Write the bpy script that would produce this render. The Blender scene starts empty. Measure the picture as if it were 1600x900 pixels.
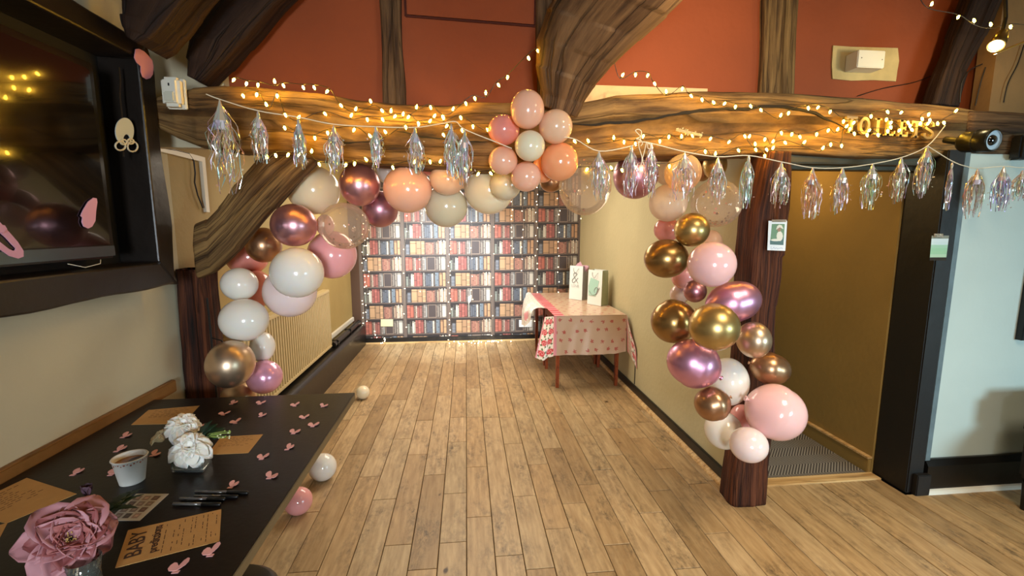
import bpy, bmesh, math, random
import numpy as np
from mathutils import Vector, Matrix, noise
# ------------------------------------------------------------------ camera
SC = bpy.context.scene
F = 700.0; PITCH = math.radians(7.73); YAW = math.radians(5.8); H = 1.6
cam_d = bpy.data.cameras.new('camera'); cam_d.sensor_width = 36; cam_d.lens = 36 * F / 1600
cam_d.clip_start = 0.02
cam = bpy.data.objects.new('camera', cam_d); SC.collection.objects.link(cam)
cam.location = (0, 0, H); cam.rotation_euler = (math.pi / 2 - PITCH, 0, -YAW)
SC.camera = cam
# ------------------------------------------------------------------ world, exposure, big lights
SC.view_settings.view_transform = 'Standard'; SC.view_settings.look = 'None'
SC.view_settings.gamma = 1; SC.view_settings.use_curve_mapping = False
SC.view_settings.exposure = 0.0
w = bpy.data.worlds.new('world'); SC.world = w; w.use_nodes = True
w.node_tree.nodes['Background'].inputs[0].default_value = (0.5, 0.6, 0.8, 1)
w.node_tree.nodes['Background'].inputs[1].default_value = 0.15

def area(name, loc, target, sx, sy, power, col, spread=180):
    d = bpy.data.lights.new(name, 'AREA'); d.shape = 'RECTANGLE'; d.size = sx; d.size_y = sy
    d.energy = power; d.color = col; d.spread = math.radians(spread)
    o = bpy.data.objects.new(name, d); SC.collection.objects.link(o); o.location = loc
    o.rotation_euler = (Vector(target) - Vector(loc)).to_track_quat('-Z', 'Y').to_euler()
    return o

def spot(name, loc, target, power, col, size=60, blend=0.6, r=0.05):
    d = bpy.data.lights.new(name, 'SPOT'); d.energy = power; d.color = col
    d.spot_size = math.radians(size); d.spot_blend = blend; d.shadow_soft_size = r
    o = bpy.data.objects.new(name, d); SC.collection.objects.link(o); o.location = loc
    o.rotation_euler = (Vector(target) - Vector(loc)).to_track_quat('-Z', 'Y').to_euler()
    return o

def point(name, loc, power, col, r=0.05):
    d = bpy.data.lights.new(name, 'POINT'); d.energy = power; d.color = col; d.shadow_soft_size = r
    o = bpy.data.objects.new(name, d); SC.collection.objects.link(o); o.location = loc
    return o

# alcove lights out of sight, daylight from the windows behind, added fill lights
area('alcove_ceiling_light', (0.1, 4.5, 2.40), (0.1, 4.6, 0), 1.6, 1.4, 66, (1.0, 0.88, 0.70))
point('alcove_wall_lamp', (-0.95, 5.30, 1.70), 16, (1.0, 0.90, 0.72), 0.06)
spot('wallpaper_fill_spot', (-0.45, 3.6, 2.38), (-0.30, 6.2, 0.80), 950, (0.80, 0.91, 1.0), 54, 0.9, 0.08)  # unseen cool spot added to brighten the bookshelf wallpaper
area('window_behind', (0.15, -3.0, 1.55), (-0.1, 6.2, 0.6), 0.75, 0.9, 34, (0.84, 0.93, 1.0), 70)
area('window_right', (4.3, -1.9, 1.30), (2.9, 2.4, 0.6), 1.3, 0.9, 42, (0.58, 0.87, 1.0), 105)
area('floor_fill_light', (1.9, 0.2, 3.2), (1.9, 1.2, 0), 0.9, 0.9, 26, (1.0, 0.84, 0.60), 90)  # unseen warm panel added to brighten the floor at front right
spot('gable_fill_spot', (1.15, 1.25, 2.50), (0.95, 2.56, 2.52), 75, (1.0, 0.74, 0.42), 100, 1.0, 0.04)  # unseen spot added to brighten the gable right of the curved brace
spot('beam_shadow_spot', (1.3, 0.9, 1.35), (-0.3, 2.56, 2.6), 3, (1.0, 0.66, 0.40), 80, 0.8, 0.02)  # unseen weak spot added to throw the beam's shadow up the gable
point('corridor_bulb', (2.15, 3.2, 2.1), 12, (1.0, 0.68, 0.30), 0.08)

# ------------------------------------------------------------------ pixel rays (for measuring the photograph's points in the room)
cp, sp, cy, sy = math.cos(PITCH), math.sin(PITCH), math.cos(YAW), math.sin(YAW)
FWD = Vector((sy * cp, cy * cp, -sp)); RGT = Vector((cy, -sy, 0)); UP = RGT.cross(FWD)
CAM = Vector((0, 0, H))
def P(px, py, x=None, Y=None, z=None, t=None):
    r = FWD + RGT * ((px - 800) / F) + UP * ((450 - py) / F)
    if x is not None: t = x / r.x
    elif Y is not None: t = Y / r.y
    elif z is not None: t = (z - H) / r.z
    return CAM + r * t
def depth(p): return (Vector(p) - CAM).dot(FWD)

# ------------------------------------------------------------------ helpers
ORG = {}
def link(o): SC.collection.objects.link(o)
def tag(o, label=None, cat=None, group=None, kind=None):
    if label: o['label'] = label
    if cat: o['category'] = cat
    if group: o['group'] = group
    if kind: o['kind'] = kind
    return o
def thing(name, label, cat, loc=(0, 0, 0), group=None):
    o = bpy.data.objects.new(name, None); link(o); o.location = loc; o.empty_display_size = 0.05
    ORG[o.name] = Vector(loc)
    return tag(o, label, cat, group)
def obj(name, V, Fc, mat, parent=None, smooth=False, uv=None, col=None, kind=None, origin=None):
    V = [Vector(v) for v in V]
    if parent is not None: off = ORG[parent.name]
    elif origin is not None: off = Vector(origin)
    else:
        mn = [min(v[i] for v in V) for i in range(3)]; mx = [max(v[i] for v in V) for i in range(3)]
        off = Vector(((mn[0] + mx[0]) / 2, (mn[1] + mx[1]) / 2, mn[2]))
    me = bpy.data.meshes.new(name)
    me.from_pydata([v - off for v in V], [], Fc)
    if mat is not None:
        for m in (mat if isinstance(mat, (list, tuple)) else [mat]): me.materials.append(m)
    if smooth: me.polygons.foreach_set('use_smooth', [True] * len(me.polygons))
    if uv is not None:   # per vertex uv
        l = me.uv_layers.new(name='UVMap')
        for lp in me.loops: l.data[lp.index].uv = uv[lp.vertex_index]
    if col is not None:  # per face colour
        a = me.color_attributes.new('Col', 'FLOAT_COLOR', 'CORNER')
        for p in me.polygons:
            for li in p.loop_indices: a.data[li].color = (*col[p.index], 1)
    me.update()
    o = bpy.data.objects.new(name, me); link(o)
    if parent is not None: o.parent = parent; ORG[o.name] = off
    else: o.location = off; ORG[o.name] = off
    if kind: o['kind'] = kind
    return o
def struct(name, V, Fc, mat, parent=None, **k):
    o = obj(name, V, Fc, mat, parent, **k)
    if parent is None: o['kind'] = 'structure'
    return o
class MB:
    def __init__(s): s.v = []; s.f = []; s.c = []
    def add(s, V, Fc, c=None):
        n = len(s.v); s.v += [Vector(v) for v in V]; s.f += [tuple(i + n for i in f) for f in Fc]
        if c is not None: s.c += [c] * len(Fc)
    def box(s, a, b, c=None, ch=0.0):
        x0, y0, z0 = a; x1, y1, z1 = b
        if ch <= 0:
            s.add([(x0,y0,z0),(x1,y0,z0),(x1,y1,z0),(x0,y1,z0),(x0,y0,z1),(x1,y0,z1),(x1,y1,z1),(x0,y1,z1)],
                  [(0,3,2,1),(4,5,6,7),(0,1,5,4),(1,2,6,5),(2,3,7,6),(3,0,4,7)], c)
        else:
            x0, x1 = min(x0, x1), max(x0, x1); y0, y1 = min(y0, y1), max(y0, y1); z0, z1 = min(z0, z1), max(z0, z1)
            bm = bmesh.new(); bmesh.ops.create_cube(bm, size=1)
            for v in bm.verts:
                v.co = Vector(((x0+x1)/2 + v.co.x*(x1-x0), (y0+y1)/2 + v.co.y*(y1-y0), (z0+z1)/2 + v.co.z*(z1-z0)))
            bmesh.ops.bevel(bm, geom=bm.edges[:], offset=ch, segments=2, affect='EDGES')
            bm.verts.index_update()
            s.add([v.co.copy() for v in bm.verts], [[v.index for v in f.verts] for f in bm.faces], c); bm.free()
    def prism(s, poly, d, c=None):   # poly: list of 3D points, d: extrusion vector
        n = len(poly); d = Vector(d); p = [Vector(q) for q in poly]
        s.add(p + [q + d for q in p], [tuple(range(n))[::-1], tuple(range(n, 2*n))] + [(i, (i+1) % n, (i+1) % n + n, i + n) for i in range(n)], c)
    def tube(s, pts, r, n=8, c=None, cap=True):
        pts = [Vector(p) for p in pts]; rs = r if isinstance(r, (list, tuple)) else [r] * len(pts)
        V = []; ref = None
        for i, p in enumerate(pts):
            t = (pts[min(i+1, len(pts)-1)] - pts[max(i-1, 0)])
            t = t.normalized() if t.length > 1e-9 else Vector((0,0,1))
            if ref is None: ref = t.orthogonal().normalized()
            a = (ref - t * ref.dot(t))
            a = a.normalized() if a.length > 1e-6 else t.orthogonal().normalized(); ref = a; b = t.cross(a)
            for k in range(n):
                an = 2*math.pi*k/n; V.append(p + (a*math.cos(an) + b*math.sin(an)) * rs[i])
        Fc = [(i*n+k, i*n+(k+1) % n, (i+1)*n+(k+1) % n, (i+1)*n+k) for i in range(len(pts)-1) for k in range(n)]
        if cap: Fc += [tuple(range(n))[::-1], tuple(range((len(pts)-1)*n, len(pts)*n))]
        s.add(V, Fc, c)
    def lathe(s, prof, loc=(0,0,0), axis=(0,0,1), n=24, c=None):   # prof: (r, h)
        A = Vector(axis).normalized(); a = A.orthogonal().normalized(); b = A.cross(a); L = Vector(loc)
        V = []
        for r, h in prof:
            for k in range(n):
                an = 2*math.pi*k/n; V.append(L + A*h + (a*math.cos(an)+b*math.sin(an))*r)
        s.add(V, [(i*n+k, i*n+(k+1) % n, (i+1)*n+(k+1) % n, (i+1)*n+k) for i in range(len(prof)-1) for k in range(n)], c)
    def disc(s, c0, r, nrm, n=10, c=None):
        A = Vector(nrm).normalized(); a = A.orthogonal().normalized(); b = A.cross(a)
        s.add([Vector(c0) + (a*math.cos(2*math.pi*k/n)+b*math.sin(2*math.pi*k/n))*r for k in range(n)], [tuple(range(n))], c)
    def build(s, name, mat, parent=None, **k):
        if s.c: k['col'] = s.c
        return obj(name, s.v, s.f, mat, parent, **k)

def lin(h):
    h = h.lstrip('#'); c = [int(h[i:i+2], 16)/255 for i in (0, 2, 4)]
    return tuple(x/12.92 if x <= 0.04045 else ((x+0.055)/1.055)**2.4 for x in c)
def rgb(c): return (lin(c) if isinstance(c, str) else tuple(c)) + (1,)

# ------------------------------------------------------------------ materials
def newmat(name):
    m = bpy.data.materials.new(name); m.use_nodes = True; nt = m.node_tree
    return m, nt, nt.nodes['Principled BSDF']
def plain(name, c, rough=0.6, metal=0.0, bump=0.0, bscale=40, var=0.0, vscale=3, coat=0, trans=0, emis=None, es=0, sss=0, spec=0.5):
    m, nt, b = newmat(name); N = nt.nodes; L = nt.links
    b.inputs['Base Color'].default_value = rgb(c); b.inputs['Roughness'].default_value = rough
    b.inputs['Metallic'].default_value = metal; b.inputs['Coat Weight'].default_value = coat
    b.inputs['Transmission Weight'].default_value = trans; b.inputs['Specular IOR Level'].default_value = spec
    if sss:
        b.inputs['Subsurface Weight'].default_value = sss; b.inputs['Subsurface Radius'].default_value = (0.05, 0.03, 0.02)
    if emis: b.inputs['Emission Color'].default_value = rgb(emis); b.inputs['Emission Strength'].default_value = es
    tc = N.new('ShaderNodeTexCoord')
    if var:
        n = N.new('ShaderNodeTexNoise'); n.inputs['Scale'].default_value = vscale; n.inputs['Detail'].default_value = 6
        L.new(tc.outputs['Object'], n.inputs['Vector'])
        r = N.new('ShaderNodeMapRange'); r.inputs[1].default_value = 0.3; r.inputs[2].default_value = 0.7
        r.inputs[3].default_value = 1 - var; r.inputs[4].default_value = 1 + var
        L.new(n.outputs['Fac'], r.inputs[0])
        mx = N.new('ShaderNodeVectorMath'); mx.operation = 'SCALE'; mx.inputs[0].default_value = rgb(c)[:3]
        L.new(r.outputs[0], mx.inputs['Scale']); L.new(mx.outputs[0], b.inputs['Base Color'])
    if bump:
        n = N.new('ShaderNodeTexNoise'); n.inputs['Scale'].default_value = bscale; n.inputs['Detail'].default_value = 5
        L.new(tc.outputs['Object'], n.inputs['Vector'])
        bp = N.new('ShaderNodeBump'); bp.inputs['Strength'].default_value = bump; bp.inputs['Distance'].default_value = 0.01
        L.new(n.outputs['Fac'], bp.inputs['Height']); L.new(bp.outputs[0], b.inputs['Normal'])
    return m
def vcol(name, rough=0.5, metal=0.0, spec=0.5, bump=0, coat=0):
    m, nt, b = newmat(name)
    a = nt.nodes.new('ShaderNodeVertexColor'); a.layer_name = 'Col'
    nt.links.new(a.outputs[0], b.inputs['Base Color']); b.inputs['Roughness'].default_value = rough
    b.inputs['Metallic'].default_value = metal; b.inputs['Specular IOR Level'].default_value = spec
    b.inputs['Coat Weight'].default_value = coat
    if bump:
        tc = nt.nodes.new('ShaderNodeTexCoord'); n = nt.nodes.new('ShaderNodeTexNoise'); n.inputs['Scale'].default_value = 14
        nt.links.new(tc.outputs['Object'], n.inputs['Vector'])
        bp = nt.nodes.new('ShaderNodeBump'); bp.inputs['Strength'].default_value = bump; bp.inputs['Distance'].default_value = 0.02
        nt.links.new(n.outputs['Fac'], bp.inputs['Height']); nt.links.new(bp.outputs[0], b.inputs['Normal'])
    return m
def wood(name, c0, c1, c2, gl=2.0, gc=45.0, rough=0.75, bump=0.8, coord='UV', cracks=0.5, dist=0.012, spec=0.3):
    """grain runs along coordinate u; c0 dark cracks, c1 mid, c2 light"""
    m, nt, b = newmat(name); N = nt.nodes; L = nt.links
    tc = N.new('ShaderNodeTexCoord'); mp = N.new('ShaderNodeMapping'); mp.inputs['Scale'].default_value = (gl, gc, gc)
    L.new(tc.outputs[coord], mp.inputs[0])
    n1 = N.new('ShaderNodeTexNoise'); n1.inputs['Scale'].default_value = 1; n1.inputs['Detail'].default_value = 8; n1.inputs['Roughness'].default_value = 0.65
    n1.inputs['Distortion'].default_value = 0.15
    L.new(mp.outputs[0], n1.inputs['Vector'])
    mp2 = N.new('ShaderNodeMapping'); mp2.inputs['Scale'].default_value = (gl*0.8, gc*0.3, gc*0.3); L.new(tc.outputs[coord], mp2.inputs[0])
    n2 = N.new('ShaderNodeTexNoise'); n2.inputs['Scale'].default_value = 1; n2.inputs['Detail'].default_value = 4; L.new(mp2.outputs[0], n2.inputs['Vector'])
    mixv = N.new('ShaderNodeMath'); mixv.operation = 'ADD'; L.new(n1.outputs['Fac'], mixv.inputs[0])
    s2 = N.new('ShaderNodeMath'); s2.operation = 'MULTIPLY'; s2.inputs[1].default_value = 0.7; L.new(n2.outputs['Fac'], s2.inputs[0]); L.new(s2.outputs[0], mixv.inputs[1])
    cr = N.new('ShaderNodeValToRGB'); e = cr.color_ramp.elements
    e[0].position = 0.60; e[0].color = rgb(c0); e[1].position = 1.08; e[1].color = rgb(c2)
    e2 = cr.color_ramp.elements.new(0.60 + 0.16); e2.color = rgb(c1)
    L.new(mixv.outputs[0], cr.inputs[0]); L.new(cr.outputs[0], b.inputs['Base Color'])
    # long cracks
    mp3 = N.new('ShaderNodeMapping'); mp3.inputs['Scale'].default_value = (gl*0.38, gc*0.5, gc*0.5); L.new(tc.outputs[coord], mp3.inputs[0])
    n3 = N.new('ShaderNodeTexNoise'); n3.inputs['Scale'].default_value = 1; n3.inputs['Detail'].default_value = 3; n3.inputs['Distortion'].default_value = 0.15
    L.new(mp3.outputs[0], n3.inputs['Vector'])
    ab = N.new('ShaderNodeMath'); ab.operation = 'SUBTRACT'; ab.inputs[1].default_value = 0.5; L.new(n3.outputs['Fac'], ab.inputs[0])
    a2 = N.new('ShaderNodeMath'); a2.operation = 'ABSOLUTE'; L.new(ab.outputs[0], a2.inputs[0])
    a3 = N.new('ShaderNodeMapRange'); a3.inputs[1].default_value = 0.0; a3.inputs[2].default_value = 0.018; a3.inputs[3].default_value = 1 - cracks; a3.inputs[4].default_value = 1
    L.new(a2.outputs[0], a3.inputs[0])
    mc = N.new('ShaderNodeVectorMath'); mc.operation = 'SCALE'; L.new(cr.outputs[0], mc.inputs[0]); L.new(a3.outputs[0], mc.inputs['Scale']); L.new(mc.outputs[0], b.inputs['Base Color'])
    hs = N.new('ShaderNodeMath'); hs.operation = 'MULTIPLY'; L.new(a3.outputs[0], hs.inputs[0]); L.new(mixv.outputs[0], hs.inputs[1])
    bp = N.new('ShaderNodeBump'); bp.inputs['Strength'].default_value = bump; bp.inputs['Distance'].default_value = dist
    L.new(hs.outputs[0], bp.inputs['Height']); L.new(bp.outputs[0], b.inputs['Normal'])
    b.inputs['Roughness'].default_value = rough; b.inputs['Specular IOR Level'].default_value = spec
    return m

M = {}
M['oak'] = wood('aged_oak', '#1a1007', '#543b1f', '#8b6c40')
M['oak_left'] = wood('dark_oak', '#160c05', '#4c2f16', '#7d5a30')
M['oak_grey'] = wood('weathered_oak', '#150d08', '#46301d', '#735638', gc=38)
M['post'] = wood('red_brown_post', '#0c0503', '#39190d', '#6a3a20', gc=60, bump=1.0)
M['rafter'] = wood('rafter_wood', '#0d0604', '#22120b', '#382416')
M['black_timber'] = plain('black_timber', '#17120f', 0.55, bump=0.3, bscale=12)
M['black_gloss'] = plain('black_gloss_paint', '#15120f', 0.32, bump=0.15, bscale=9)
M['wall'] = plain('cream_wall', '#c6bda0', 0.85, bump=0.10, bscale=30, var=0.04)
M['wall_olive'] = plain('olive_cream_wall', '#beb48e', 0.85, bump=0.25, bscale=30, var=0.04)
M['wall_mustard'] = plain('mustard_wall', '#94783e', 0.85, bump=0.2, bscale=30, var=0.05)
M['wall_pale'] = plain('pale_wall', '#c3cfc9', 0.8, bump=0.35, bscale=8, var=0.03)
M['red'] = plain('terracotta_wall', '#8f431c', 0.8, bump=0.3, bscale=22, var=0.06)
M['ceil'] = plain('ceiling_plaster', '#c2ae83', 0.9, bump=0.2, bscale=20)
M['white'] = plain('white_plastic', '#e4e0d0', 0.35)
M['white_paint'] = plain('white_gloss_trim', '#e8e4d8', 0.35)
M['radiator'] = plain('cream_radiator', '#c9b486', 0.4)
M['black'] = plain('black_plastic', '#0b0b0b', 0.4)
M['cable'] = plain('black_cable', '#120d0a', 0.6)
M['cord'] = plain('cream_cord', '#e9dcc0', 0.7)
M['gap'] = plain('floor_gap', '#120b06', 0.9)
M['bead'] = wood('pale_bead', '#7a5530', '#c49c66', '#dcbc88', gc=60, coord='Object', bump=0.2, rough=0.5)
M['chair_leg'] = wood('red_brown_leg', '#3a1408', '#7a3416', '#974a22', gl=45, gc=8, coord='Object', bump=0.15, rough=0.35)

def plank_mat():
    m, nt, b = newmat('oak_floorboards'); N = nt.nodes; L = nt.links
    g = N.new('ShaderNodeNewGeometry'); oi = N.new('ShaderNodeObjectInfo')
    off = N.new('ShaderNodeVectorMath'); off.operation = 'SCALE'; L.new(oi.outputs['Location'], off.inputs[0]); off.inputs['Scale'].default_value = 7.3
    ad = N.new('ShaderNodeVectorMath'); ad.operation = 'ADD'; L.new(g.outputs['Position'], ad.inputs[0]); L.new(off.outputs[0], ad.inputs[1])
    def ns(scale, det, rough=0.5, dist=0.0):
        mp = N.new('ShaderNodeMapping'); mp.inputs['Scale'].default_value = scale; L.new(ad.outputs[0], mp.inputs[0])
        n = N.new('ShaderNodeTexNoise'); n.inputs['Scale'].default_value = 1; n.inputs['Detail'].default_value = det
        n.inputs['Roughness'].default_value = rough; n.inputs['Distortion'].default_value = dist
        L.new(mp.outputs[0], n.inputs['Vector']); return n
    grain = ns((42, 4.5, 42), 7, 0.6, 0.3); blotch = ns((7, 2.6, 7), 6, 0.62, 0.4); spot_ = ns((34, 16, 34), 6, 0.75); knot = ns((14, 7, 14), 2, 0.5)
    cr = N.new('ShaderNodeValToRGB'); e = cr.color_ramp.elements
    e[0].position = 0.30; e[0].color = rgb('#a18763'); e[1].position = 0.72; e[1].color = rgb('#c9b18a')
    L.new(grain.outputs['Fac'], cr.inputs[0])
    # per plank tint
    t = N.new('ShaderNodeValToRGB'); te = t.color_ramp.elements; te[0].color = (0.70, 0.62, 0.52, 1); te[1].color = (1.08, 1.0, 0.94, 1)
    te2 = t.color_ramp.elements.new(0.35); te2.color = (0.96, 0.86, 0.74, 1); te3 = t.color_ramp.elements.new(0.7); te3.color = (0.92, 0.90, 0.86, 1)
    L.new(oi.outputs['Random'], t.inputs[0])
    mu = N.new('ShaderNodeMix'); mu.data_type = 'RGBA'; mu.blend_type = 'MULTIPLY'; mu.inputs[0].default_value = 1
    L.new(cr.outputs[0], mu.inputs[6]); L.new(t.outputs[0], mu.inputs[7])
    # grey wear where two noises agree
    wr = N.new('ShaderNodeMapRange'); wr.inputs[1].default_value = 0.44; wr.inputs[2].default_value = 0.72; L.new(blotch.outputs['Fac'], wr.inputs[0])
    w2 = N.new('ShaderNodeMapRange'); w2.inputs[1].default_value = 0.42; w2.inputs[2].default_value = 0.62; L.new(spot_.outputs['Fac'], w2.inputs[0])
    w3 = N.new('ShaderNodeMath'); w3.operation = 'MULTIPLY'; L.new(wr.outputs[0], w3.inputs[0]); L.new(w2.outputs[0], w3.inputs[1])
    w4 = N.new('ShaderNodeMath'); w4.operation = 'MULTIPLY'; w4.inputs[1].default_value = 0.95; w4.use_clamp = True; L.new(w3.outputs[0], w4.inputs[0])
    m2 = N.new('ShaderNodeMix'); m2.data_type = 'RGBA'; L.new(w4.outputs[0], m2.inputs[0]); L.new(mu.outputs[2], m2.inputs[6]); m2.inputs[7].default_value = rgb('#40352a')
    kr = N.new('ShaderNodeMapRange'); kr.inputs[1].default_value = 0.73; kr.inputs[2].default_value = 0.80; L.new(knot.outputs['Fac'], kr.inputs[0])
    m3 = N.new('ShaderNodeMix'); m3.data_type = 'RGBA'; L.new(kr.outputs[0], m3.inputs[0]); L.new(m2.outputs[2], m3.inputs[6]); m3.inputs[7].default_value = rgb('#3a2412')
    L.new(m3.outputs[2], b.inputs['Base Color'])
    b.inputs['Roughness'].default_value = 0.42; b.inputs['Specular IOR Level'].default_value = 0.4
    bp = N.new('ShaderNodeBump'); bp.inputs['Strength'].default_value = 0.25; bp.inputs['Distance'].default_value = 0.004
    L.new(grain.outputs['Fac'], bp.inputs['Height']); L.new(bp.outputs[0], b.inputs['Normal'])
    return m
M['plank'] = plank_mat()

# ------------------------------------------------------------------ setting: floor
random.seed(11)
fl = struct('floor', *(lambda q: ([(-1.9,-3.2,-0.012),(5.6,-3.2,-0.012),(5.6,6.6,-0.012),(-1.9,6.6,-0.012)], [(0,1,2,3)]))(0), M['gap'], origin=(0,0,-0.012))
PW = 0.1387; PC0 = -0.0885
JO = {-6:[2.45],-5:[3.09,1.99],-4:[2.79,4.1],-3:[2.53,3.3,1.9],-2:[2.13,3.05,3.62,4.8],-1:[2.77,4.17,1.95],0:[5.19,4.71,2.55,2.12,3.21,3.65,5.7],1:[4.33,3.64,2.84,2.31,5.3],
      2:[4.63,3.62,4.1,2.0,5.5],3:[3.14,3.61,2.48,4.98,1.9],4:[2.83,2.17,4.19,5.2],5:[3.96,4.54,3.04,2.38,1.85,5.4],6:[2.56,2.02,3.68,4.9],7:[3.21,2.72,4.3,5.1],8:[2.9,3.79,2.25,1.83,4.7],
      9:[3.31,2.45,4.5,5.3],10:[3.13,2.69,2.05,4.37,5.6],11:[2.5,4.15,3.4]}
def plank(xc, w, y0, y1):
    h = 0.0 + random.uniform(-0.0008, 0.0008); g = 0.0018; b = 0.0020
    x0, x1 = xc - w/2 + g, xc + w/2 - g; y0 += g; y1 -= g
    V = [(x0,y0,-0.011),(x1,y0,-0.011),(x1,y1,-0.011),(x0,y1,-0.011),(x0,y0,h-b),(x1,y0,h-b),(x1,y1,h-b),(x0,y1,h-b),
         (x0+b,y0+b,h),(x1-b,y0+b,h),(x1-b,y1-b,h),(x0+b,y1-b,h)]
    Fc = [(0,1,5,4),(1,2,6,5),(2,3,7,6),(3,0,4,7),(4,5,9,8),(5,6,10,9),(6,7,11,10),(7,4,8,11),(8,9,10,11)]
    me = bpy.data.meshes.new('plank'); c = Vector(((x0+x1)/2, (y0+y1)/2, 0)); me.from_pydata([Vector(v)-c for v in V], [], Fc); me.materials.append(M['plank'])
    o = bpy.data.objects.new('plank', me); link(o); o.parent = fl; o.location = c - ORG[fl.name]
nplank = 0
for n in range(-11, 38):
    xc = PC0 + n*PW
    far = 6.24 if xc < 1.62 else (2.44 if xc < 2.68 else 2.26)
    near = 1.25 if -7 < n < 14 else 1.1
    if xc > 3.2: near = 1.35
    if xc < -0.62: near = 1.15
    js = sorted(j for j in JO.get(n, []) if near < j < far)
    cuts = [near] + js + [far]
    out = [near]
    for a, b_ in zip(cuts[:-1], cuts[1:]):
        L0 = b_ - a
        if L0 > 1.45 or (n not in JO and L0 > 1.2):
            k = int(L0 / random.uniform(0.85, 1.3)); k = max(k, 1)
            for i in range(1, k): out.append(a + L0*i/k + random.uniform(-0.15, 0.15))
        out.append(b_)
    out = sorted(set(out))
    for a, b_ in zip(out[:-1], out[1:]):
        if b_ - a > 0.12: plank(xc, PW, a, b_); nplank += 1
# boards nearer the camera than the picture reaches, joined
mb = MB()
for n in range(-11, 38):
    xc = PC0 + n*PW
    near = 1.25 if -7 < n < 14 else 1.1
    if xc > 3.2: near = 1.35
    if xc < -0.62: near = 1.15
    mb.box((xc-PW/2+0.0011, -3.1, -0.011), (xc+PW/2-0.0011, near-0.001, 0))
mb.build('plank', M['plank'], fl, kind='stuff')
print('planks', nplank)

# ------------------------------------------------------------------ setting: walls
XL, XR = -1.57, 1.60
def quadbox(name, a, b, mat, parent=None):
    m_ = MB(); m_.box(a, b); o = m_.build(name, mat, parent)
    if parent is None: o['kind'] = 'structure'
    return o
quadbox('wall_left', (XL-0.1, -3.2, -0.01), (XL, 2.62, 2.7), M['wall'])
quadbox('wall_alcove_left', (XL-0.1, 2.62, -0.01), (XL, 6.34, 2.5), plain('mustard_cream_wall', '#a8925c', 0.7, bump=0.2, bscale=30, var=0.05))
mb = MB(); mb.box((XR, 2.44, -0.01), (XR+0.12, 2.66, 2.08)); mb.box((XR, 2.66, -0.01), (XR+0.12, 6.24, 2.5)); mb.build('wall_right', M['wall_olive'])['kind'] = 'structure'
quadbox('wall_end', (XL, 6.24, -0.01), (XR+0.12, 6.34, 2.5), M['wall_olive'])
quadbox('ceiling_alcove', (XL-0.1, 2.66, 2.45), (XR+0.12, 6.34, 2.52), M['ceil'])
# corridor to the toilets
mb = MB(); mb.box((2.62, 2.50, -0.01), (2.74, 2.66, 2.08)); mb.box((2.62, 2.66, -0.01), (2.74, 6.2, 2.5)); mb.build('wall_corridor_right', M['wall_mustard'])['kind'] = 'structure'
quadbox('wall_corridor_end', (XR+0.12, 6.2, -0.01), (2.74, 6.3, 2.5), M['wall_mustard'])
quadbox('ceiling_corridor', (XR+0.12, 2.66, 2.3), (2.62, 6.2, 2.36), M['wall_mustard'])
# upper terracotta gable over the beam
quadbox('wall_gable', (XL, 2.56, 2.1), (3.2, 2.66, 4.4), M['red'])
quadbox('wall_upper_left', (XL, 2.50, 2.0), (-1.20, 2.555, 2.75), M['wall'])
# pale wall right of the door
quadbox('wall_far_right', (2.74, 2.30, -0.01), (5.4, 2.42, 2.15), M['wall_pale'])
quadbox('wall_side_right', (5.4, -3.2, -0.01), (5.5, 2.42, 3.2), M['wall_pale'])
quadbox('wall_behind', (XL-0.1, -3.3, -0.01), (5.5, -3.2, 4.2), M['wall'])
# sloping ceiling on the left, ceiling on the right
c = MB(); c.add([(XL,-3.2,2.64),(XL,2.6,2.64),(0.35,2.6,4.35),(0.35,-3.2,4.35)], [(0,1,2,3)]); c.add([(0.35,-3.2,4.35),(0.35,2.6,4.35),(1.8,2.6,4.35),(1.8,-3.2,4.35)], [(0,1,2,3)])
c.add([(1.8,-3.2,4.35),(1.8,2.6,4.35),(3.0,2.6,3.1),(3.0,-3.2,3.1)], [(0,1,2,3)]); c.add([(3.0,-3.2,3.1),(3.0,2.6,3.1),(5.5,2.6,2.45),(5.5,-3.2,2.45)], [(0,1,2,3)])
o = struct('ceiling', c.v, c.f, M['ceil'])
# plaster panel over the wall plate, right of the gable
quadbox('wall_upper_right', (3.0, 2.40, 2.15), (5.4, 2.5, 3.3), plain('rough_brown_plaster', '#8d6a40', 0.9, bump=0.8, bscale=9, var=0.12, vscale=5))

# baseboards
mb = MB(); mb.box((XR-0.022, 2.42, 0), (XR, 6.22, 0.095), ch=0.004); o = mb.build('baseboard_right', M['black_gloss']); o['kind'] = 'structure'
mb = MB()
N_ = 8; prof = [(0,0)] + [(0.028*math.cos(a*math.pi/2/N_), 0.028*math.sin(a*math.pi/2/N_)) for a in range(N_+1)]
poly = [(XR-0.022-x, 2.40, z) for x, z in prof]; mb.prism(poly, (0, 3.82, 0)); o = mb.build('trim_1', M['bead']); o['kind'] = 'structure'; o['label'] = 'pale quarter-round bead along the right skirting'
mb = MB(); mb.box((XL, 6.205, 0), (XR-0.03, 6.238, 0.075)); o = mb.build('baseboard_far', M['black_gloss']); o['kind'] = 'structure'
mb = MB(); mb.box((XL, 6.185, 0), (XR-0.03, 6.205, 0.018)); o = mb.build('trim_2', M['bead']); o['kind'] = 'structure'
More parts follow.
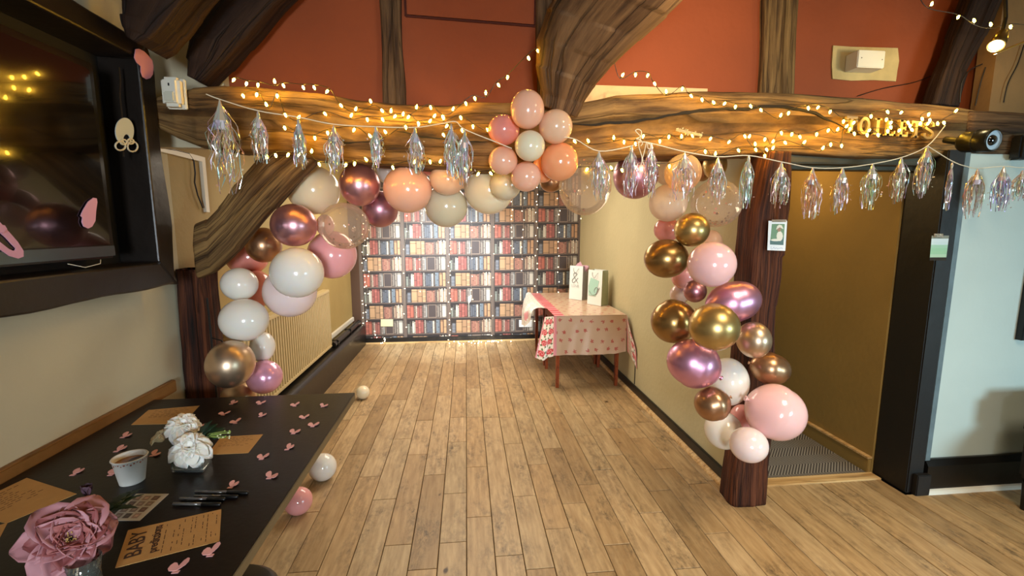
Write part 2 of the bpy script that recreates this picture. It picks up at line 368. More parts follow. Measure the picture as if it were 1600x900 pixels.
# boxed pipe run on the left of the alcove: black box with a rounded top and a white cap on the wall
mb = MB(); x0 = XL+0.001; ww = 0.175
pr = [(x0, 0), (x0+ww, 0), (x0+ww, 0.235)] + [(x0+ww-0.045+0.045*math.cos(a*math.pi/12), 0.235+0.045*math.sin(a*math.pi/12)) for a in range(1, 7)] + [(x0, 0.28)]
mb.prism([(x, 2.66, z) for x, z in pr], (0, 3.53, 0)); bl = mb.build('baseboard_left', M['black_gloss']); bl['kind'] = 'structure'
mb = MB(); mb.tube([(x0+0.095, 4.97, 0.315), (x0+0.095, 6.17, 0.315)], 0.034, 14); mb.build('pipe', M['black_gloss'], bl)
for yy in (5.05, 5.6):
    mb = MB(); mb.box((x0+0.055, yy, 0.28), (x0+0.135, yy+0.03, 0.353), ch=0.006); mb.build('bracket', M['black_gloss'], bl)
mb = MB(); mb.box((XL, 4.9, 0.33), (XL+0.03, 6.2, 0.385), ch=0.004); o = mb.build('trim_3', M['white_paint']); o['kind'] = 'structure'
# corridor skirting line, threshold, mat
mb = MB(); mb.box((2.595, 2.5, 0), (2.62, 6.2, 0.10), ch=0.003); o = mb.build('baseboard_corridor', M['wall_mustard']); o['kind'] = 'structure'
mb = MB(); mb.box((2.588, 2.5, 0.10), (2.62, 6.2, 0.112)); o = mb.build('trim_4', M['bead']); o['kind'] = 'structure'
mb = MB(); mb.box((1.76, 2.42, -0.002), (2.62, 2.50, 0.010), ch=0.003); o = mb.build('trim_5', M['bead']); o['kind'] = 'structure'; o['label'] = 'wooden threshold strip under the corridor doorway'
def mat_mat():
    m, nt, b = newmat('herringbone_carpet'); N = nt.nodes; L = nt.links
    g = N.new('ShaderNodeNewGeometry'); s = N.new('ShaderNodeSeparateXYZ'); L.new(g.outputs['Position'], s.inputs[0])
    def mth(op, a, b_=None, v=None):
        n = N.new('ShaderNodeMath'); n.operation = op
        L.new(a, n.inputs[0])
        if b_ is not None: L.new(b_, n.inputs[1])
        if v is not None: n.inputs[1].default_value = v
        return n.outputs[0]
    x = mth('MULTIPLY', s.outputs[1], v=1/0.11); pp = mth('PINGPONG', x, v=1.0); k = mth('MULTIPLY', pp, v=0.10)
    y = mth('ADD', s.outputs[0], k); z = mth('MULTIPLY', y, v=1/0.021); f = mth('FRACT', z); f2 = mth('GREATER_THAN', f, v=0.45)
    mx = N.new('ShaderNodeMix'); mx.data_type = 'RGBA'; L.new(f2, mx.inputs[0]); mx.inputs[6].default_value = rgb('#3c3733'); mx.inputs[7].default_value = rgb('#8b857c')
    L.new(mx.outputs[2], b.inputs['Base Color']); b.inputs['Roughness'].default_value = 0.95
    bp = N.new('ShaderNodeBump'); bp.inputs['Distance'].default_value = 0.004; L.new(f2, bp.inputs['Height']); L.new(bp.outputs[0], b.inputs['Normal'])
    return m
mb = MB(); mb.box((1.74, 2.50, -0.008), (2.59, 6.19, 0.006)); tag(mb.build('carpet', mat_mat()), 'grey herringbone carpet on the corridor floor beyond the doorway', 'carpet')
# far right skirting: black board with a sloped cap, pale bead at the floor
mb = MB(); mb.prism([(2.75, 2.30, 0), (2.75, 2.262, 0), (2.75, 2.262, 0.17), (2.75, 2.285, 0.205), (2.75, 2.30, 0.205)], (2.65, 0, 0)); o = mb.build('baseboard_far_right', M['black_gloss']); o['kind'] = 'structure'
mb = MB(); mb.prism([(2.745, 2.262, 0), (2.745, 2.237, 0), (2.745, 2.241, 0.012), (2.745, 2.25, 0.02), (2.745, 2.262, 0.024)], (2.655, 0, 0)); o = mb.build('trim_6', M['white_paint']); o['kind'] = 'structure'
# door frame (one black jamb, dark lintel)
mb = MB(); mb.box((2.63, 2.27, 0), (2.735, 2.5, 2.02), ch=0.006); mb.box((2.66, 2.235, 0), (2.75, 2.27, 0.13), ch=0.004)
d = tag(thing('door_frame', None, None, (2.68, 2.38, 0)), None, None); d['kind'] = 'structure'; d.name = 'door_1'; ORG['door_1'] = Vector((2.68, 2.38, 0))
o = mb.build('jamb', M['black_timber'], d)
mb = MB(); mb.box((2.7355, 2.275, 0.2), (2.775, 2.30, 2.02), ch=0.004); mb.build('architrave', plain('grey_painted_edge', '#66767c', 0.5, bump=0.3, bscale=15, var=0.2, vscale=9), d)
mb = MB(); mb.box((1.74, 2.34, 1.945), (2.63, 2.5, 2.03), ch=0.006); mb.box((1.74, 2.42, 1.925), (2.63, 2.5, 1.945)); mb.build('lintel', plain('olive_grey_lintel', '#4a4530', 0.6, bump=0.4, bscale=10, var=0.2), d)

# ------------------------------------------------------------------ wallpaper printed with bookshelves
random.seed(5)
BOOK = {
 0: [('#6d7a72',.05,.72),('#20242a',.02,.9),('#39463f',.03,.55),('#d9d2c2',.045,.93),('#cfc4b0',.02,.88),('#8e2f2b',.06,1),('#9a3a33',.06,1),('#8e2f2b',.055,1),('#3a2c28',.02,.9),('#b9b3a4',.02,1),
     ('#26343f',.03,.93),('#2f4a60',.04,.93),('#2f4a60',.04,.93),('#2f4a60',.04,.93),('#d8ceb6',.035,.93),('#32302f',.04,1),('#6d8697',.03,1),('#5a7284',.04,1),('#2d2a2b',.02,1),('#b9875a',.055,1),('#3b2418',.012,1),('#c29468',.06,1),('#1f1a19',.02,1)],
 1: [('#2c2d30',.02,.6),('#4b5b6b',.075,.72),('#1f1c1c',.015,.8),('#bb8f60',.14,.95),('#a67c52',.1,.95),('#b0855a',.075,.95),('#3a2a20',.02,.95),
     ('#9b5a48',.035,.85),('#a5654f',.035,.85),('#a05f4c',.035,.85),('#b07a5f',.035,.85),('#9b5a48',.035,.85),('#5d3f35',.025,.9),('#1f1a19',.03,.9),('#c4a586',.03,.9),('#8a6350',.03,1),('#c9b69b',.035,.95),('#d3c8b2',.03,1),('#b5977a',.03,.9),('#d9cfbb',.03,1),('#a7937d',.03,.95)],
 2: [('#a04432',.08,.96),('#b24c34',.08,.96),('#5b4238',.02,.9),('#7f6a57',.03,.9),('#c3a897',.025,.9),('#8b3b35',.06,.9),('#93413a',.06,.9),('#4b3f3b',.035,.9),('#77706a',.05,.98),('#a9aba6',.03,.98),('#2b2524',.02,.98),
     ('FR',.2,.98),('#3a3230',.03,.98),('#8d857b',.03,1),('#4d4744',.03,1),('#a79e92',.03,1),('#4d4744',.02,1),('#cfc9bb',.1,1),('#2a2423',.02,1)]}
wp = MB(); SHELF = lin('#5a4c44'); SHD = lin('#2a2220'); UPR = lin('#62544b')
YP = 6.236
def rect(x0, x1, z0, z1, c, y=YP): wp.add([(x0,y,z0),(x1,y,z0),(x1,y,z1),(x0,y,z1)], [(0,1,2,3)], c)
xe = [P(px, 470, Y=6.236).x for px in (566, 632, 701, 770, 837, 904, 971)]
zr = [P(700, py, Y=6.236).z for py in (545.5, 521, 497, 473, 448.5, 424)]
dz = (zr[-1]-zr[0])/5
rows = [(zr[0]+dz*k, zr[0]+dz*(k+1)) for k in range(-1, 12)]
for bi in range(6):
    x0, x1 = xe[bi], xe[bi+1]; x0 = max(x0, XL); x1c = min(x1, XR)
    if bi == 0: pass
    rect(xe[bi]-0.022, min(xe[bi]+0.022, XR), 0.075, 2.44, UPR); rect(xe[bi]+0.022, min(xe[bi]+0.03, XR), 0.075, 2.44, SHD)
    a = xe[bi]+0.03; bnd = min(xe[bi+1]-0.022, XR)
    if bnd <= a: continue
    for ri, (z0, z1) in enumerate(rows):
        ty = (ri*2 + bi + 1) % 3
        z0c = max(z0, 0.075); z1c = min(z1, 2.44)
        if z1c <= z0c: continue
        sh = 0.016
        rect(a, bnd, z0, z0+sh, SHELF) if z0 >= 0.075 else None
        zb = max(z0+sh, 0.075)
        full = xe[bi+1]-0.022-a; tot = sum(q[1] for q in BOOK[ty]); x = a
        hh = z1 - (z0+sh) - 0.016
        for ci, (cc, wd, hf) in enumerate(BOOK[ty]):
            wd = wd/tot*full; xn = min(x+wd, bnd)
            if x >= bnd: break
            top = z0+sh+hh*hf; g = min(0.0018, wd*0.12)
            if top > 2.44: top = 2.44
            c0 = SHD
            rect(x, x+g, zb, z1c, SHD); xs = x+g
            if cc == 'FR':
                rect(xs, xn, zb, top, lin('#b09a86')); wp.c[-1] = lin('#8d7a6b')
                # frame made of nested bands
                wp.v = wp.v[:-4]; wp.f.pop(); wp.c.pop()
                bd = 0.007
                rect(xs, xn, zb, zb+bd, lin('#8d7a6b')); rect(xs, xn, top-bd, top, lin('#8d7a6b'))
                rect(xs, xs+bd, zb+bd, top-bd, lin('#8d7a6b')); rect(xn-bd, xn, zb+bd, top-bd, lin('#8d7a6b'))
                rect(xs+bd, xn-bd, zb+bd, top-bd, lin('#453a38'))
            else:
                col = Vector(lin(cc)).lerp(Vector(lin('#8a7a6e')), 0.32)
                if hh > 0 and zb < top:
                    hB = top-zb; fr = [0, .07, .12, .42, .47, .80, .86, 1]
                    sty = (ci + ty) % 4
                    for k in range(7):
                        f_ = 1.0
                        if sty == 0 and k in (1, 5): f_ = 0.45
                        if sty == 1 and k in (3,): f_ = 0.4
                        if sty == 2 and k in (1, 3, 5): f_ = 1.6
                        if sty == 3 and k in (0, 6): f_ = 0.5
                        cl = tuple(min(1, q*f_) for q in col)
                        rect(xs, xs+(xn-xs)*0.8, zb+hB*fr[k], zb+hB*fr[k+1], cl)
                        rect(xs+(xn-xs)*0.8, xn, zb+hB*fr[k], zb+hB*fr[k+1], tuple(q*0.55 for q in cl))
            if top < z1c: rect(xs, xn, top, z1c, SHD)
            x = xn
rect(XL, xe[0]-0.022, 0.075, 2.44, lin('#4b3220'))
ow = wp.build('wallpaper', vcol('wallpaper_print', 0.55)); tag(ow, 'bookshelf wallpaper printed with rows of old books on the far wall', 'wallpaper')

# ------------------------------------------------------------------ rustic timbers
def timber(name, st, mat, parent=None, label=None, cat='beam', amp=0.012, per=36, seg=120, seed=0, crack=None, rnd=0.35, kind=None):
    """st: stations (centre, half vector a, half vector b), evenly interpolated"""
    nS = len(st); V = []; UV = []
    L_ = [0]
    for i in range(1, nS): L_.append(L_[-1] + (Vector(st[i][0])-Vector(st[i-1][0])).length)
    T = L_[-1]
    shape = []
    for k in range(per):
        a = 2*math.pi*k/per; c_, s_ = math.cos(a), math.sin(a); e = rnd
        shape.append((math.copysign(abs(c_)**e, c_), math.copysign(abs(s_)**e, s_)))
    # perimeter points evenly spread
    dens = []
    for k in range(2000):
        a = 2*math.pi*k/2000; c_, s_ = math.cos(a), math.sin(a); dens.append((math.copysign(abs(c_)**rnd, c_), math.copysign(abs(s_)**rnd, s_)))
    A0 = Vector(st[0][1]).length; B0 = Vector(st[0][2]).length
    cum = [0]
    for k in range(1, 2001):
        p, q = dens[k % 2000], dens[k-1]; cum.append(cum[-1] + math.hypot((p[0]-q[0])*A0, (p[1]-q[1])*B0))
    shape = []; j = 0
    for k in range(per):
        t = cum[-1]*k/per
        while cum[j] < t: j += 1
        shape.append(dens[j % 2000])
    for i in range(seg+1):
        d = T*i/seg; j = 0
        while j < nS-2 and d > L_[j+1]: j += 1
        f = (d-L_[j])/max(L_[j+1]-L_[j], 1e-9)
        f2 = f
        c = Vector(st[j][0]).lerp(Vector(st[j+1][0]), f2); a = Vector(st[j][1]).lerp(Vector(st[j+1][1]), f2); b = Vector(st[j][2]).lerp(Vector(st[j+1][2]), f2)
        ax = (Vector(st[j+1][0])-Vector(st[j][0])).normalized()
        for k, (u, v) in enumerate(shape):
            p = c + a*u + b*v; r = (a*u+b*v).normalized()
            q = p - ax*(p.dot(ax))*0.82
            dn = noise.noise(q*9 + Vector((seed*7.1, 0, 0)))*amp + noise.noise(p*3 + Vector((seed*3.3, 5, 0)))*amp*1.3 + noise.noise(q*38)*amp*0.35
            if crack: dn += crack(p, r)
            V.append(p + r*dn); UV.append((d, cum[-1]*k/per))
    Fc = [(i*per+k, i*per+(k+1) % per, (i+1)*per+(k+1) % per, (i+1)*per+k) for i in range(seg) for k in range(per)]
    Fc += [tuple(range(per))[::-1], tuple(range(seg*per, (seg+1)*per))]
    o = obj(name, V, Fc, mat, parent, smooth=True, uv=UV)
    if label: tag(o, label, cat)
    if kind: o['kind'] = kind
    return o

# the long tie beam, traced top and bottom at its front face
YB = 2.30; BD = 0.13
topl = [(240,150),(268,143),(300,135),(350,130),(400,132),(450,138),(500,143),(560,155),(612,160),(700,164),(735,158),(800,157),(860,158),(905,157),(960,147),(1010,144),(1100,141),(1200,141),(1275,146),(1350,151),(1425,158),(1495,165),(1524,171)]
botl = [(240,200),(268,215),(300,228),(350,234),(400,237),(450,238),(500,246),(560,252),(612,256),(700,261),(735,263),(800,264),(860,262),(905,250),(960,245),(1010,243),(1100,243),(1200,240),(1275,243),(1350,247),(1425,248),(1495,243),(1524,238)]
st = []
for (a, b_) in zip(topl, botl):
    pt = P(*a, Y=YB); pb = P(*b_, Y=YB); c = (pt+pb)/2
    st.append((Vector((c.x, YB+BD, c.z)), Vector((0, -BD, 0)), Vector((0, 0, (pt.z-pb.z)/2))))
CR = [[P(*q, Y=YB) for q in l] for l in (
    [(893,194),(920,196),(950,193),(990,191),(1010,187),(1030,184),(1060,178),(1090,173),(1120,171),(1160,171),(1200,166),(1230,168),(1270,176),(1290,186),(1318,200)],
    [(1330,212),(1360,209),(1400,212),(1440,208)], [(620,205),(660,214),(720,221),(760,222)], [(500,216),(540,224),(600,219)])]
def crk(p, r):
    if r.y > -0.5: return 0
    d = 0
    for ci, l in enumerate(CR):
        if p.x < l[0].x or p.x > l[-1].x: continue
        for a, b_ in zip(l[:-1], l[1:]):
            if a.x <= p.x <= b_.x:
                z = a.z + (b_.z-a.z)*(p.x-a.x)/(b_.x-a.x) + noise.noise(Vector((p.x*14, 0, ci)))*0.006
                wd = (0.011 if ci == 0 else 0.006)*(0.65+0.5*noise.noise(Vector((p.x*5, 3, ci))))
                e = min(1, (p.x-l[0].x)/0.08, (l[-1].x-p.x)/0.08); wd *= max(e, 0.05)
                t = abs(p.z-z)/max(wd, 1e-4)
                if t < 1.3: d = min(d, -(0.055 if ci == 0 else 0.02)*max(0, 1-(t/1.3)**2)*e)
    return d
beam = timber('beam', st, M['oak'], label='long rough-hewn oak beam across the room under the terracotta gable', amp=0.008, per=150, seg=420, seed=1, rnd=0.22)
for ci, l in enumerate(CR):  # near-black strips on the face draw the cracks' depth shade and dirt
    n = 60; up_l = []; lo_l = []
    for k in range(n+1):
        x = l[0].x + (l[-1].x-l[0].x)*k/n; j = 0
        while j < len(l)-2 and x > l[j+1].x: j += 1
        z = l[j].z + (l[j+1].z-l[j].z)*(x-l[j].x)/(l[j+1].x-l[j].x) + noise.noise(Vector((x*16, 0, ci)))*0.006
        wd = (0.0085 if ci == 0 else 0.004)*max(0.05, min(1, k/6, (n-k)/6))*(0.75+0.8*noise.noise(Vector((x*11, 3, ci))))
        up_l.append(Vector((x, YB-0.009, z+wd))); lo_l.append(Vector((x, YB-0.009, z-wd*0.9)))
    V = up_l + lo_l + [v+Vector((0, 0.03, 0)) for v in up_l+lo_l]; m = n+1
    obj('crack', V, [(i, i+1, m+i+1, m+i) for i in range(n)] + [(i, i+1, 2*m+i+1, 2*m+i) for i in range(n)] + [(m+i, m+i+1, 3*m+i+1, 3*m+i) for i in range(n)], M['gap'], beam)
# wall plate continuing right, behind
def straight(name, p0, p1, a, b, mat, label=None, seed=0, amp=0.008, per=40, seg=60, cat='beam', rnd=0.25, kind=None, parent=None):
    return timber(name, [(p0, a, b), ((Vector(p0)+Vector(p1))/2, a, b), (p1, a, b)], mat, parent, label, cat, amp, per, seg, seed, None, rnd, kind)
straight('wall_plate', (2.75, 2.37, 2.12), (5.4, 2.37, 2.09), (0, -0.085, 0), (0, 0, 0.12), M['oak_grey'], 'grey-brown wall plate running right from the end of the long beam', 3)
# pale strip behind the right half of the beam
mb = MB(); mb.box((0.55, 2.50, 2.2), (1.35, 2.558, 2.365)); o = mb.build('trim_7', plain('pale_plaster_ledge', '#d9b585', 0.8, bump=0.4)); o['kind'] = 'structure'
# studs in the gable
def stud(name, xl, xr, ylow, label, Y=2.53, mat='oak_grey', top=-160, seed=0):
    a = P(xl[0], 0, Y=Y); b_ = P(xr[0], 0, Y=Y); a2 = P(xl[1], ylow, Y=Y); b2 = P(xr[1], ylow, Y=Y)
    c0 = (a+b_)/2; c1 = (a2+b2)/2; d = (c0-c1); cT = c0 + d*0.9
    return timber(name, [(Vector((c1.x, Y+0.03, c1.z-0.12)), Vector(((b2.x-a2.x)/2, 0, 0)), Vector((0, 0.035, 0))), (Vector((c0.x, Y+0.03, c0.z)), Vector(((b_.x-a.x)/2, 0, 0)), Vector((0, 0.035, 0))),
                  (Vector((cT.x, Y+0.03, cT.z)), Vector(((b_.x-a.x)/2, 0, 0)), Vector((0, 0.035, 0)))], M[mat], None, label, 'beam', 0.008, 40, 90, seed, None, 0.3)
stud('stud', (592, 598), (627, 633), 160, 'narrow dark upright stud in the left of the terracotta gable', seed=4)
stud('stud', (838, 842), (886, 880), 160, 'upright stud behind the curved brace in the terracotta gable', seed=5)
stud('stud', (1195, 1190), (1248, 1243), 150, 'weathered upright stud on the terracotta gable left of the white box', seed=6, mat='oak')
# curved brace rising towards the room
bs = []
for (cx_, cy_, hw, Y, hd) in [(872,172,27,2.26,.06), (878,150,33,2.24,.07), (884,118,44,2.19,.08), (900,80,56,2.12,.09), (925,40,66,2.04,.10), (957,0,74,1.95,.11), (1010,-60,84,1.82,.11), (1090,-140,95,1.65,.11)]:
    p = P(cx_, cy_, Y=Y); q = P(cx_+hw, cy_+hw*0.35, Y=Y); bs.append((p, (q-p), Vector((0.0, hd, hd*0.4))))
timber('brace', bs, M['oak_grey'], None, 'big curved oak brace rising from the beam above the balloon flower', 'beam', 0.014, 60, 110, 8, None, 0.45)
# right post (its foot rests on the floor)
def post_st(pl, Yc, hd):
    r = []
    for (xl, xr, y) in pl:
        a = P(xl, y, Y=Yc-hd); b_ = P(xr, y, Y=Yc-hd); c = (a+b_)/2; r.append((Vector((c.x, Yc, c.z)), Vector(((b_.x-a.x)/2, 0, 0)), Vector((0, hd, 0))))
    return r
ps = post_st([(1147,1200,790),(1150,1205,740),(1160,1210,660),(1168,1212,560),(1172,1218,480),(1176,1226,400),(1183,1236,330),(1197,1241,262),(1203,1243,236)], 2.335, 0.085)
ps[0] = (Vector((ps[0][0].x, 2.335, 0.0)), ps[0][1], ps[0][2])
timber('post', ps, M['post'], None, 'dark split oak post standing left of the corridor doorway', 'post', 0.012, 60, 140, 9, None, 0.3)
ps = post_st([(303,345,640),(303,345,560),(303,345,500),(304,345,420)], 2.62, 0.07)
c = ps[0]; ps.insert(0, (Vector((-1.48, 2.62, 0.0)), c[1], c[2]))
for i in range(len(ps)): ps[i] = (Vector((-1.478, 2.62, ps[i][0].z)), Vector((0.085, 0, 0)), ps[i][2])
ps.append((Vector((-1.478, 2.62, 1.36)), Vector((0.085, 0, 0)), ps[0][2]))
timber('post', ps, M['post'], None, 'dark wall post under the left end of the diagonal brace', 'post', 0.009, 40, 90, 10, None, 0.3)
# diagonal brace on the left
dbs = []
for (x1, y1, x2, y2) in [(300,348,303,436),(318,340,325,425),(335,322,365,385),(362,286,420,325),(395,252,465,278),(425,232,500,244),(450,212,520,222)]:
    a = P(x1, y1, Y=2.42); b_ = P(x2, y2, Y=2.42); c = (a+b_)/2; dbs.append((Vector((c.x, 2.49, c.z)), (b_-a)/2, Vector((0, 0.06, 0))))
timber('brace', dbs, M['oak'], None, 'diagonal oak brace from the left post up to the beam', 'beam', 0.011, 56, 80, 12, None, 0.35)
# rafters
def slab(name, px, Y, dY, mat, label, cat='beam', ch=0.01):
    m_ = MB(); m_.prism([P(*q, Y=Y) for q in px], (0, dY, 0)); o_ = m_.build(name, mat); tag(o_, label, cat)
    bv = o_.modifiers.new('b', 'BEVEL'); bv.width = ch; bv.segments = 3
    return o_
def rafter(st_, Y, hd, label, seed):
    s_ = []
    for (x1, y1, x2, y2) in st_:
        a = P(x1, y1, Y=Y-hd); b_ = P(x2, y2, Y=Y-hd); c = (a+b_)/2; s_.append((Vector((c.x, Y, c.z)), (b_-a)/2, Vector((0, hd, 0))))
    return timber('rafter', s_, M['rafter'], None, label, 'rafter', 0.010, 48, 60, seed, None, 0.3)
rafter([(292,118,312,128),(287,90,345,97),(288,55,375,62),(332,0,425,4),(385,-65,490,-60)], 2.42, 0.075, 'thick dark rafter leaning from the beam end along the gable', 20)
rafter([(196,56,212,66),(184,38,232,56),(178,18,252,34),(176,-4,278,0),(180,-60,325,-55)], 2.12, 0.10, 'short dark rafter foot above the corner of the screen frame', 21)
rafter([(1462,162,1500,166),(1478,110,1515,112),(1500,50,1545,55),(1528,-20,1575,-10)], 2.44, 0.05, 'dark rafter beside the lit ceiling lamp', 22)
# hatch outline in the gable
hp = [P(*q, Y=2.556) for q in ((630,-60),(634,25),(836,41),(838,-50))]
mb = MB()
for a, b_ in ((0,1),(1,2),(2,3)):
    mb.tube([hp[a], hp[b_]], 0.006, 6)
g = thing('loft_hatch', 'flush terracotta-painted hatch panel outlined in the gable between two studs', 'hatch', tuple(hp[1]))
mb.build('groove', plain('dark_red_groove', '#4a1a0e', 0.9), g)
mb = MB(); mb.prism([hp[0]+Vector((0.01,-0.004,0)), hp[1]+Vector((0.008,-0.004,0.008)), hp[2]+Vector((-0.008,-0.004,0.008)), hp[3]+Vector((-0.01,-0.004,0))], (0, 0.006, 0)); mb.build('panel', M['red'], g)

# ------------------------------------------------------------------ TV in a live-edge frame
XF = -1.40
def wavy(pts, seed, amp=0.014, n=8):
    out = []
    for i in range(len(pts)-1):
        a, b_ = Vector(pts[i]), Vector(pts[i+1])
        for k in range(n):
            q = a.lerp(b_, k/n); out.append(q + Vector((0, noise.noise(q*4+Vector((seed, 0, 0)))*amp, noise.noise(q*4+Vector((0, seed, 9)))*amp)))
    out.append(Vector(pts[-1])); return out
tvf = thing('screen_frame', 'black live-edge wooden surround on the left wall framing the screen', 'frame', (XL, 1.4, 1.33))
def ringpart(outer, inner):
    n = len(outer); V = []; Fc = []
    for p in outer: V.append((XF, p.y, p.z))
    for p in inner: V.append((XF, p.y, p.z))
    for p in outer: V.append((XL, p.y, p.z))
    for p in inner: V.append((XL, p.y, p.z))
    for i in range(n-1):
        Fc += [(i, i+1, n+i+1, n+i), (i+1, i, 2*n+i, 2*n+i+1), (n+i, n+i+1, 3*n+i+1, 3*n+i)]
    Fc += [(0, n, 3*n, 2*n), (n-1, 2*n-1, 4*n-1, 3*n-1)]
    return V, Fc
yA, yB, zA, zB = 0.5, 2.31, 1.335, 2.41
iy0, iy1, iz0, iz1 = 0.62, 2.205, 1.44, 2.325
def bar(name, o1, i1, seed):
    outer = wavy(o1, seed); inner = [Vector(i1[0]).lerp(Vector(i1[1]), k/(len(outer)-1)) + Vector((0, 0, 0)) for k in range(len(outer))]
    V, Fc = ringpart(outer, inner); oo = obj(name, V, Fc, M['frame'], tvf); bv = oo.modifiers.new('b', 'BEVEL'); bv.width = 0.008; bv.segments = 2; bv.limit_method = 'ANGLE'
M['frame'] = plain('blackened_live_edge_wood', '#1d1611', 0.38, bump=0.5, bscale=7, var=0.3, vscale=4)
bar('frame_bar', [(0, 2.305, zA-0.005), (0, 2.325, 1.6), (0, 2.30, 1.95), (0, 2.31, 2.30), (0, 2.27, 2.41)], [(0, iy1, iz0), (0, iy1, iz1)], 1)
bar('frame_bar', [(0, yA, 1.32), (0, 1.2, 1.335), (0, 1.8, 1.325), (0, 2.305, zA-0.005)], [(0, iy0, iz0), (0, iy1, iz0)], 2)
bar('frame_bar', [(0, yA, zB), (0, 1.2, 2.40), (0, 1.8, 2.415), (0, 2.27, 2.41)], [(0, iy0, iz1), (0, iy1, iz1)], 3)
bar('frame_bar', [(0, yA, 1.32), (0, yA+0.01, 1.9), (0, yA, zB)], [(0, iy0, iz0), (0, iy0, iz1)], 4)
mb = MB(); mb.box((XL, iy0, iz0), (XL+0.006, iy1, iz1)); mb.build('back_board', plain('recess_black', '#0a0909', 0.6), tvf)
tv = thing('television', 'wide black television set back in the live-edge frame on the left wall', 'television', (XL+0.03, 1.4, 1.5))
xs0, ys1, zs0, zs1 = -1.455, 2.03, 1.475, 2.24
mb = MB(); mb.box((XL+0.008, iy0+0.03, zs0), (xs0, ys1, zs1), ch=0.008); mb.build('casing', plain('tv_casing', '#0c0c0d', 0.25), tv)
mb = MB(); mb.box((xs0-0.002, iy0+0.05, zs0+0.055), (xs0+0.003, ys1-0.03, zs1-0.03)); mb.build('screen', plain('tv_glass', '#050506', 0.12, coat=0.5, bump=0.04, bscale=3), tv)
mb = MB(); mb.box((xs0, iy0+0.035, zs0+0.008), (xs0+0.006, ys1-0.01, zs0+0.05), ch=0.002); mb.build('bezel', plain('bezel_blue_reflection', '#59666e', 0.22, 0.6), tv)  # blue-grey colour paints a bluish reflection on the black bezel
mb = MB(); mb.tube([(xs0-0.02, 1.82, zs0-0.01), (xs0, 1.87, zs0-0.028), (xs0+0.01, 1.93, zs0-0.018), (xs0-0.01, 1.96, zs0-0.005)], 0.0015, 6); mb.build('wire', M['white'], tv)
# tape strip and silver smear in the recess
mb = MB(); pts = [P(q[0], q[1], x=-1.452) for q in ((186,105),(188,125),(187,150),(190,175),(192,200),(193,245))]; mb.tube(pts, 0.004, 6)
tag(mb.build('string', plain('shiny_film', '#3a332c', 0.15, 0.5)), 'thin shiny string hanging down beside the television edge', 'string')
# party cut-outs stuck on the screen and frame
def cutout(name, outline, x, mat, label, holes=None, th=0.003):
    m_ = MB(); pts = [P(*q, x=x) for q in outline]; m_.prism(pts, (th, 0, 0)); o_ = m_.build(name, mat); tag(o_, label, 'cutout'); return o_
def blob(cx, cy, pts): return [(cx+a, cy+b) for a, b in pts]
M['pinkcard'] = plain('pink_card', '#e3a9c4', 0.7); M['pinkdk'] = plain('pink_card_matt', '#c98a9c', 0.7); M['mint'] = plain('pale_grey_card', '#bcc6c6', 0.5)
cutout('foot_cutout', [(211,77),(216,76),(224,80),(231,87),(237,94),(239,104),(238,116),(234,122),(228,124),(222,120),(219,112),(219,103),(213,98),(209,90)], -1.392, M['pinkdk'], 'dusty pink foot-shaped card on the top corner of the screen frame')
cutout('foot_cutout', [(145,309),(150,310),(151,316),(149,330),(148,345),(143,354),(137,357),(130,354),(127,347),(128,340),(125,337),(129,328),(137,315)], -1.448, M['pinkcard'], 'pink foot-shaped card stuck low on the television screen')
pin = thing('safety_pin_cutout', 'pink safety-pin shaped card at the bottom left of the television screen', 'cutout', tuple(P(15, 370, x=-1.448)))
mb = MB(); oo_ = [(-20,335),(0,347),(14,362),(28,378),(37,392),(37,401),(29,404),(15,400),(-2,388),(-20,375)]; ii_ = [(-19,350),(1,364),(10,372),(19,382),(25,388),(24,391),(21,392),(14,389),(0,378),(-19,366)]
po = [P(*q, x=-1.447) for q in oo_]; pi_ = [P(*q, x=-1.447) for q in ii_]; n = len(po)
V = po+pi_+[p+Vector((-0.003,0,0)) for p in po+pi_]; Fc = []
for i in range(n):
    j = (i+1) % n; Fc += [(i, j, n+j, n+i), (2*n+i, 2*n+j, 3*n+j, 3*n+i), (i, j, 2*n+j, 2*n+i), (n+i, n+j, 3*n+j, 3*n+i)]
obj('pin', V, Fc, M['pinkcard'], pin)
mb = MB(); mb.prism([P(*q, x=-1.446) for q in ((-14,350),(6,352),(10,358),(4,364),(-12,360))], (0.003, 0, 0)); mb.build('clasp', M['pinkcard'], pin)
pac = thing('rattle_cutout', 'pale grey rattle-shaped card with a bow hanging at the television edge', 'cutout', tuple(P(198, 210, x=-1.43)))
def ring(px0, rx, ry, hx, hy, hrx, hry, x, th=0.003, n=28):
    V = []
    for k in range(n):
        a = 2*math.pi*k/n; V.append(P(px0[0]+rx*math.cos(a), px0[1]+ry*math.sin(a), x=x))
    for k in range(n):
        a = 2*math.pi*k/n; V.append(P(px0[0]+hx+hrx*math.cos(a), px0[1]+hy+hry*math.sin(a), x=x))
    V += [v+Vector((-th, 0, 0)) for v in V[:2*n]]
    return V, [(i, (i+1) % n, n+(i+1) % n, n+i) for i in range(n)] + [(2*n+i, 2*n+(i+1) % n, 3*n+(i+1) % n, 3*n+i) for i in range(n)] + [(i, (i+1) % n, 2*n+(i+1) % n, 2*n+i) for i in range(n)] + [(n+i, n+(i+1) % n, 3*n+(i+1) % n, 3*n+i) for i in range(n)]
V, Fc = ring((195,205), 14.5, 21, 3, 12, 5, 7, -1.43); obj('head', V, Fc, M['mint'], pac)
mb = MB()
for (cx_, cy_, rx_, ry_) in ((188,228,8,7),(207,229,8,8),(193,222,5,4),(204,221,5,4)):
    mb.tube([P(cx_+rx_*math.cos(a/12*2*math.pi), cy_+ry_*math.sin(a/12*2*math.pi), x=-1.428) for a in range(13)], 0.0035, 6)
mb.build('bow', plain('cream_ribbon', '#c9c4ae', 0.6), pac)

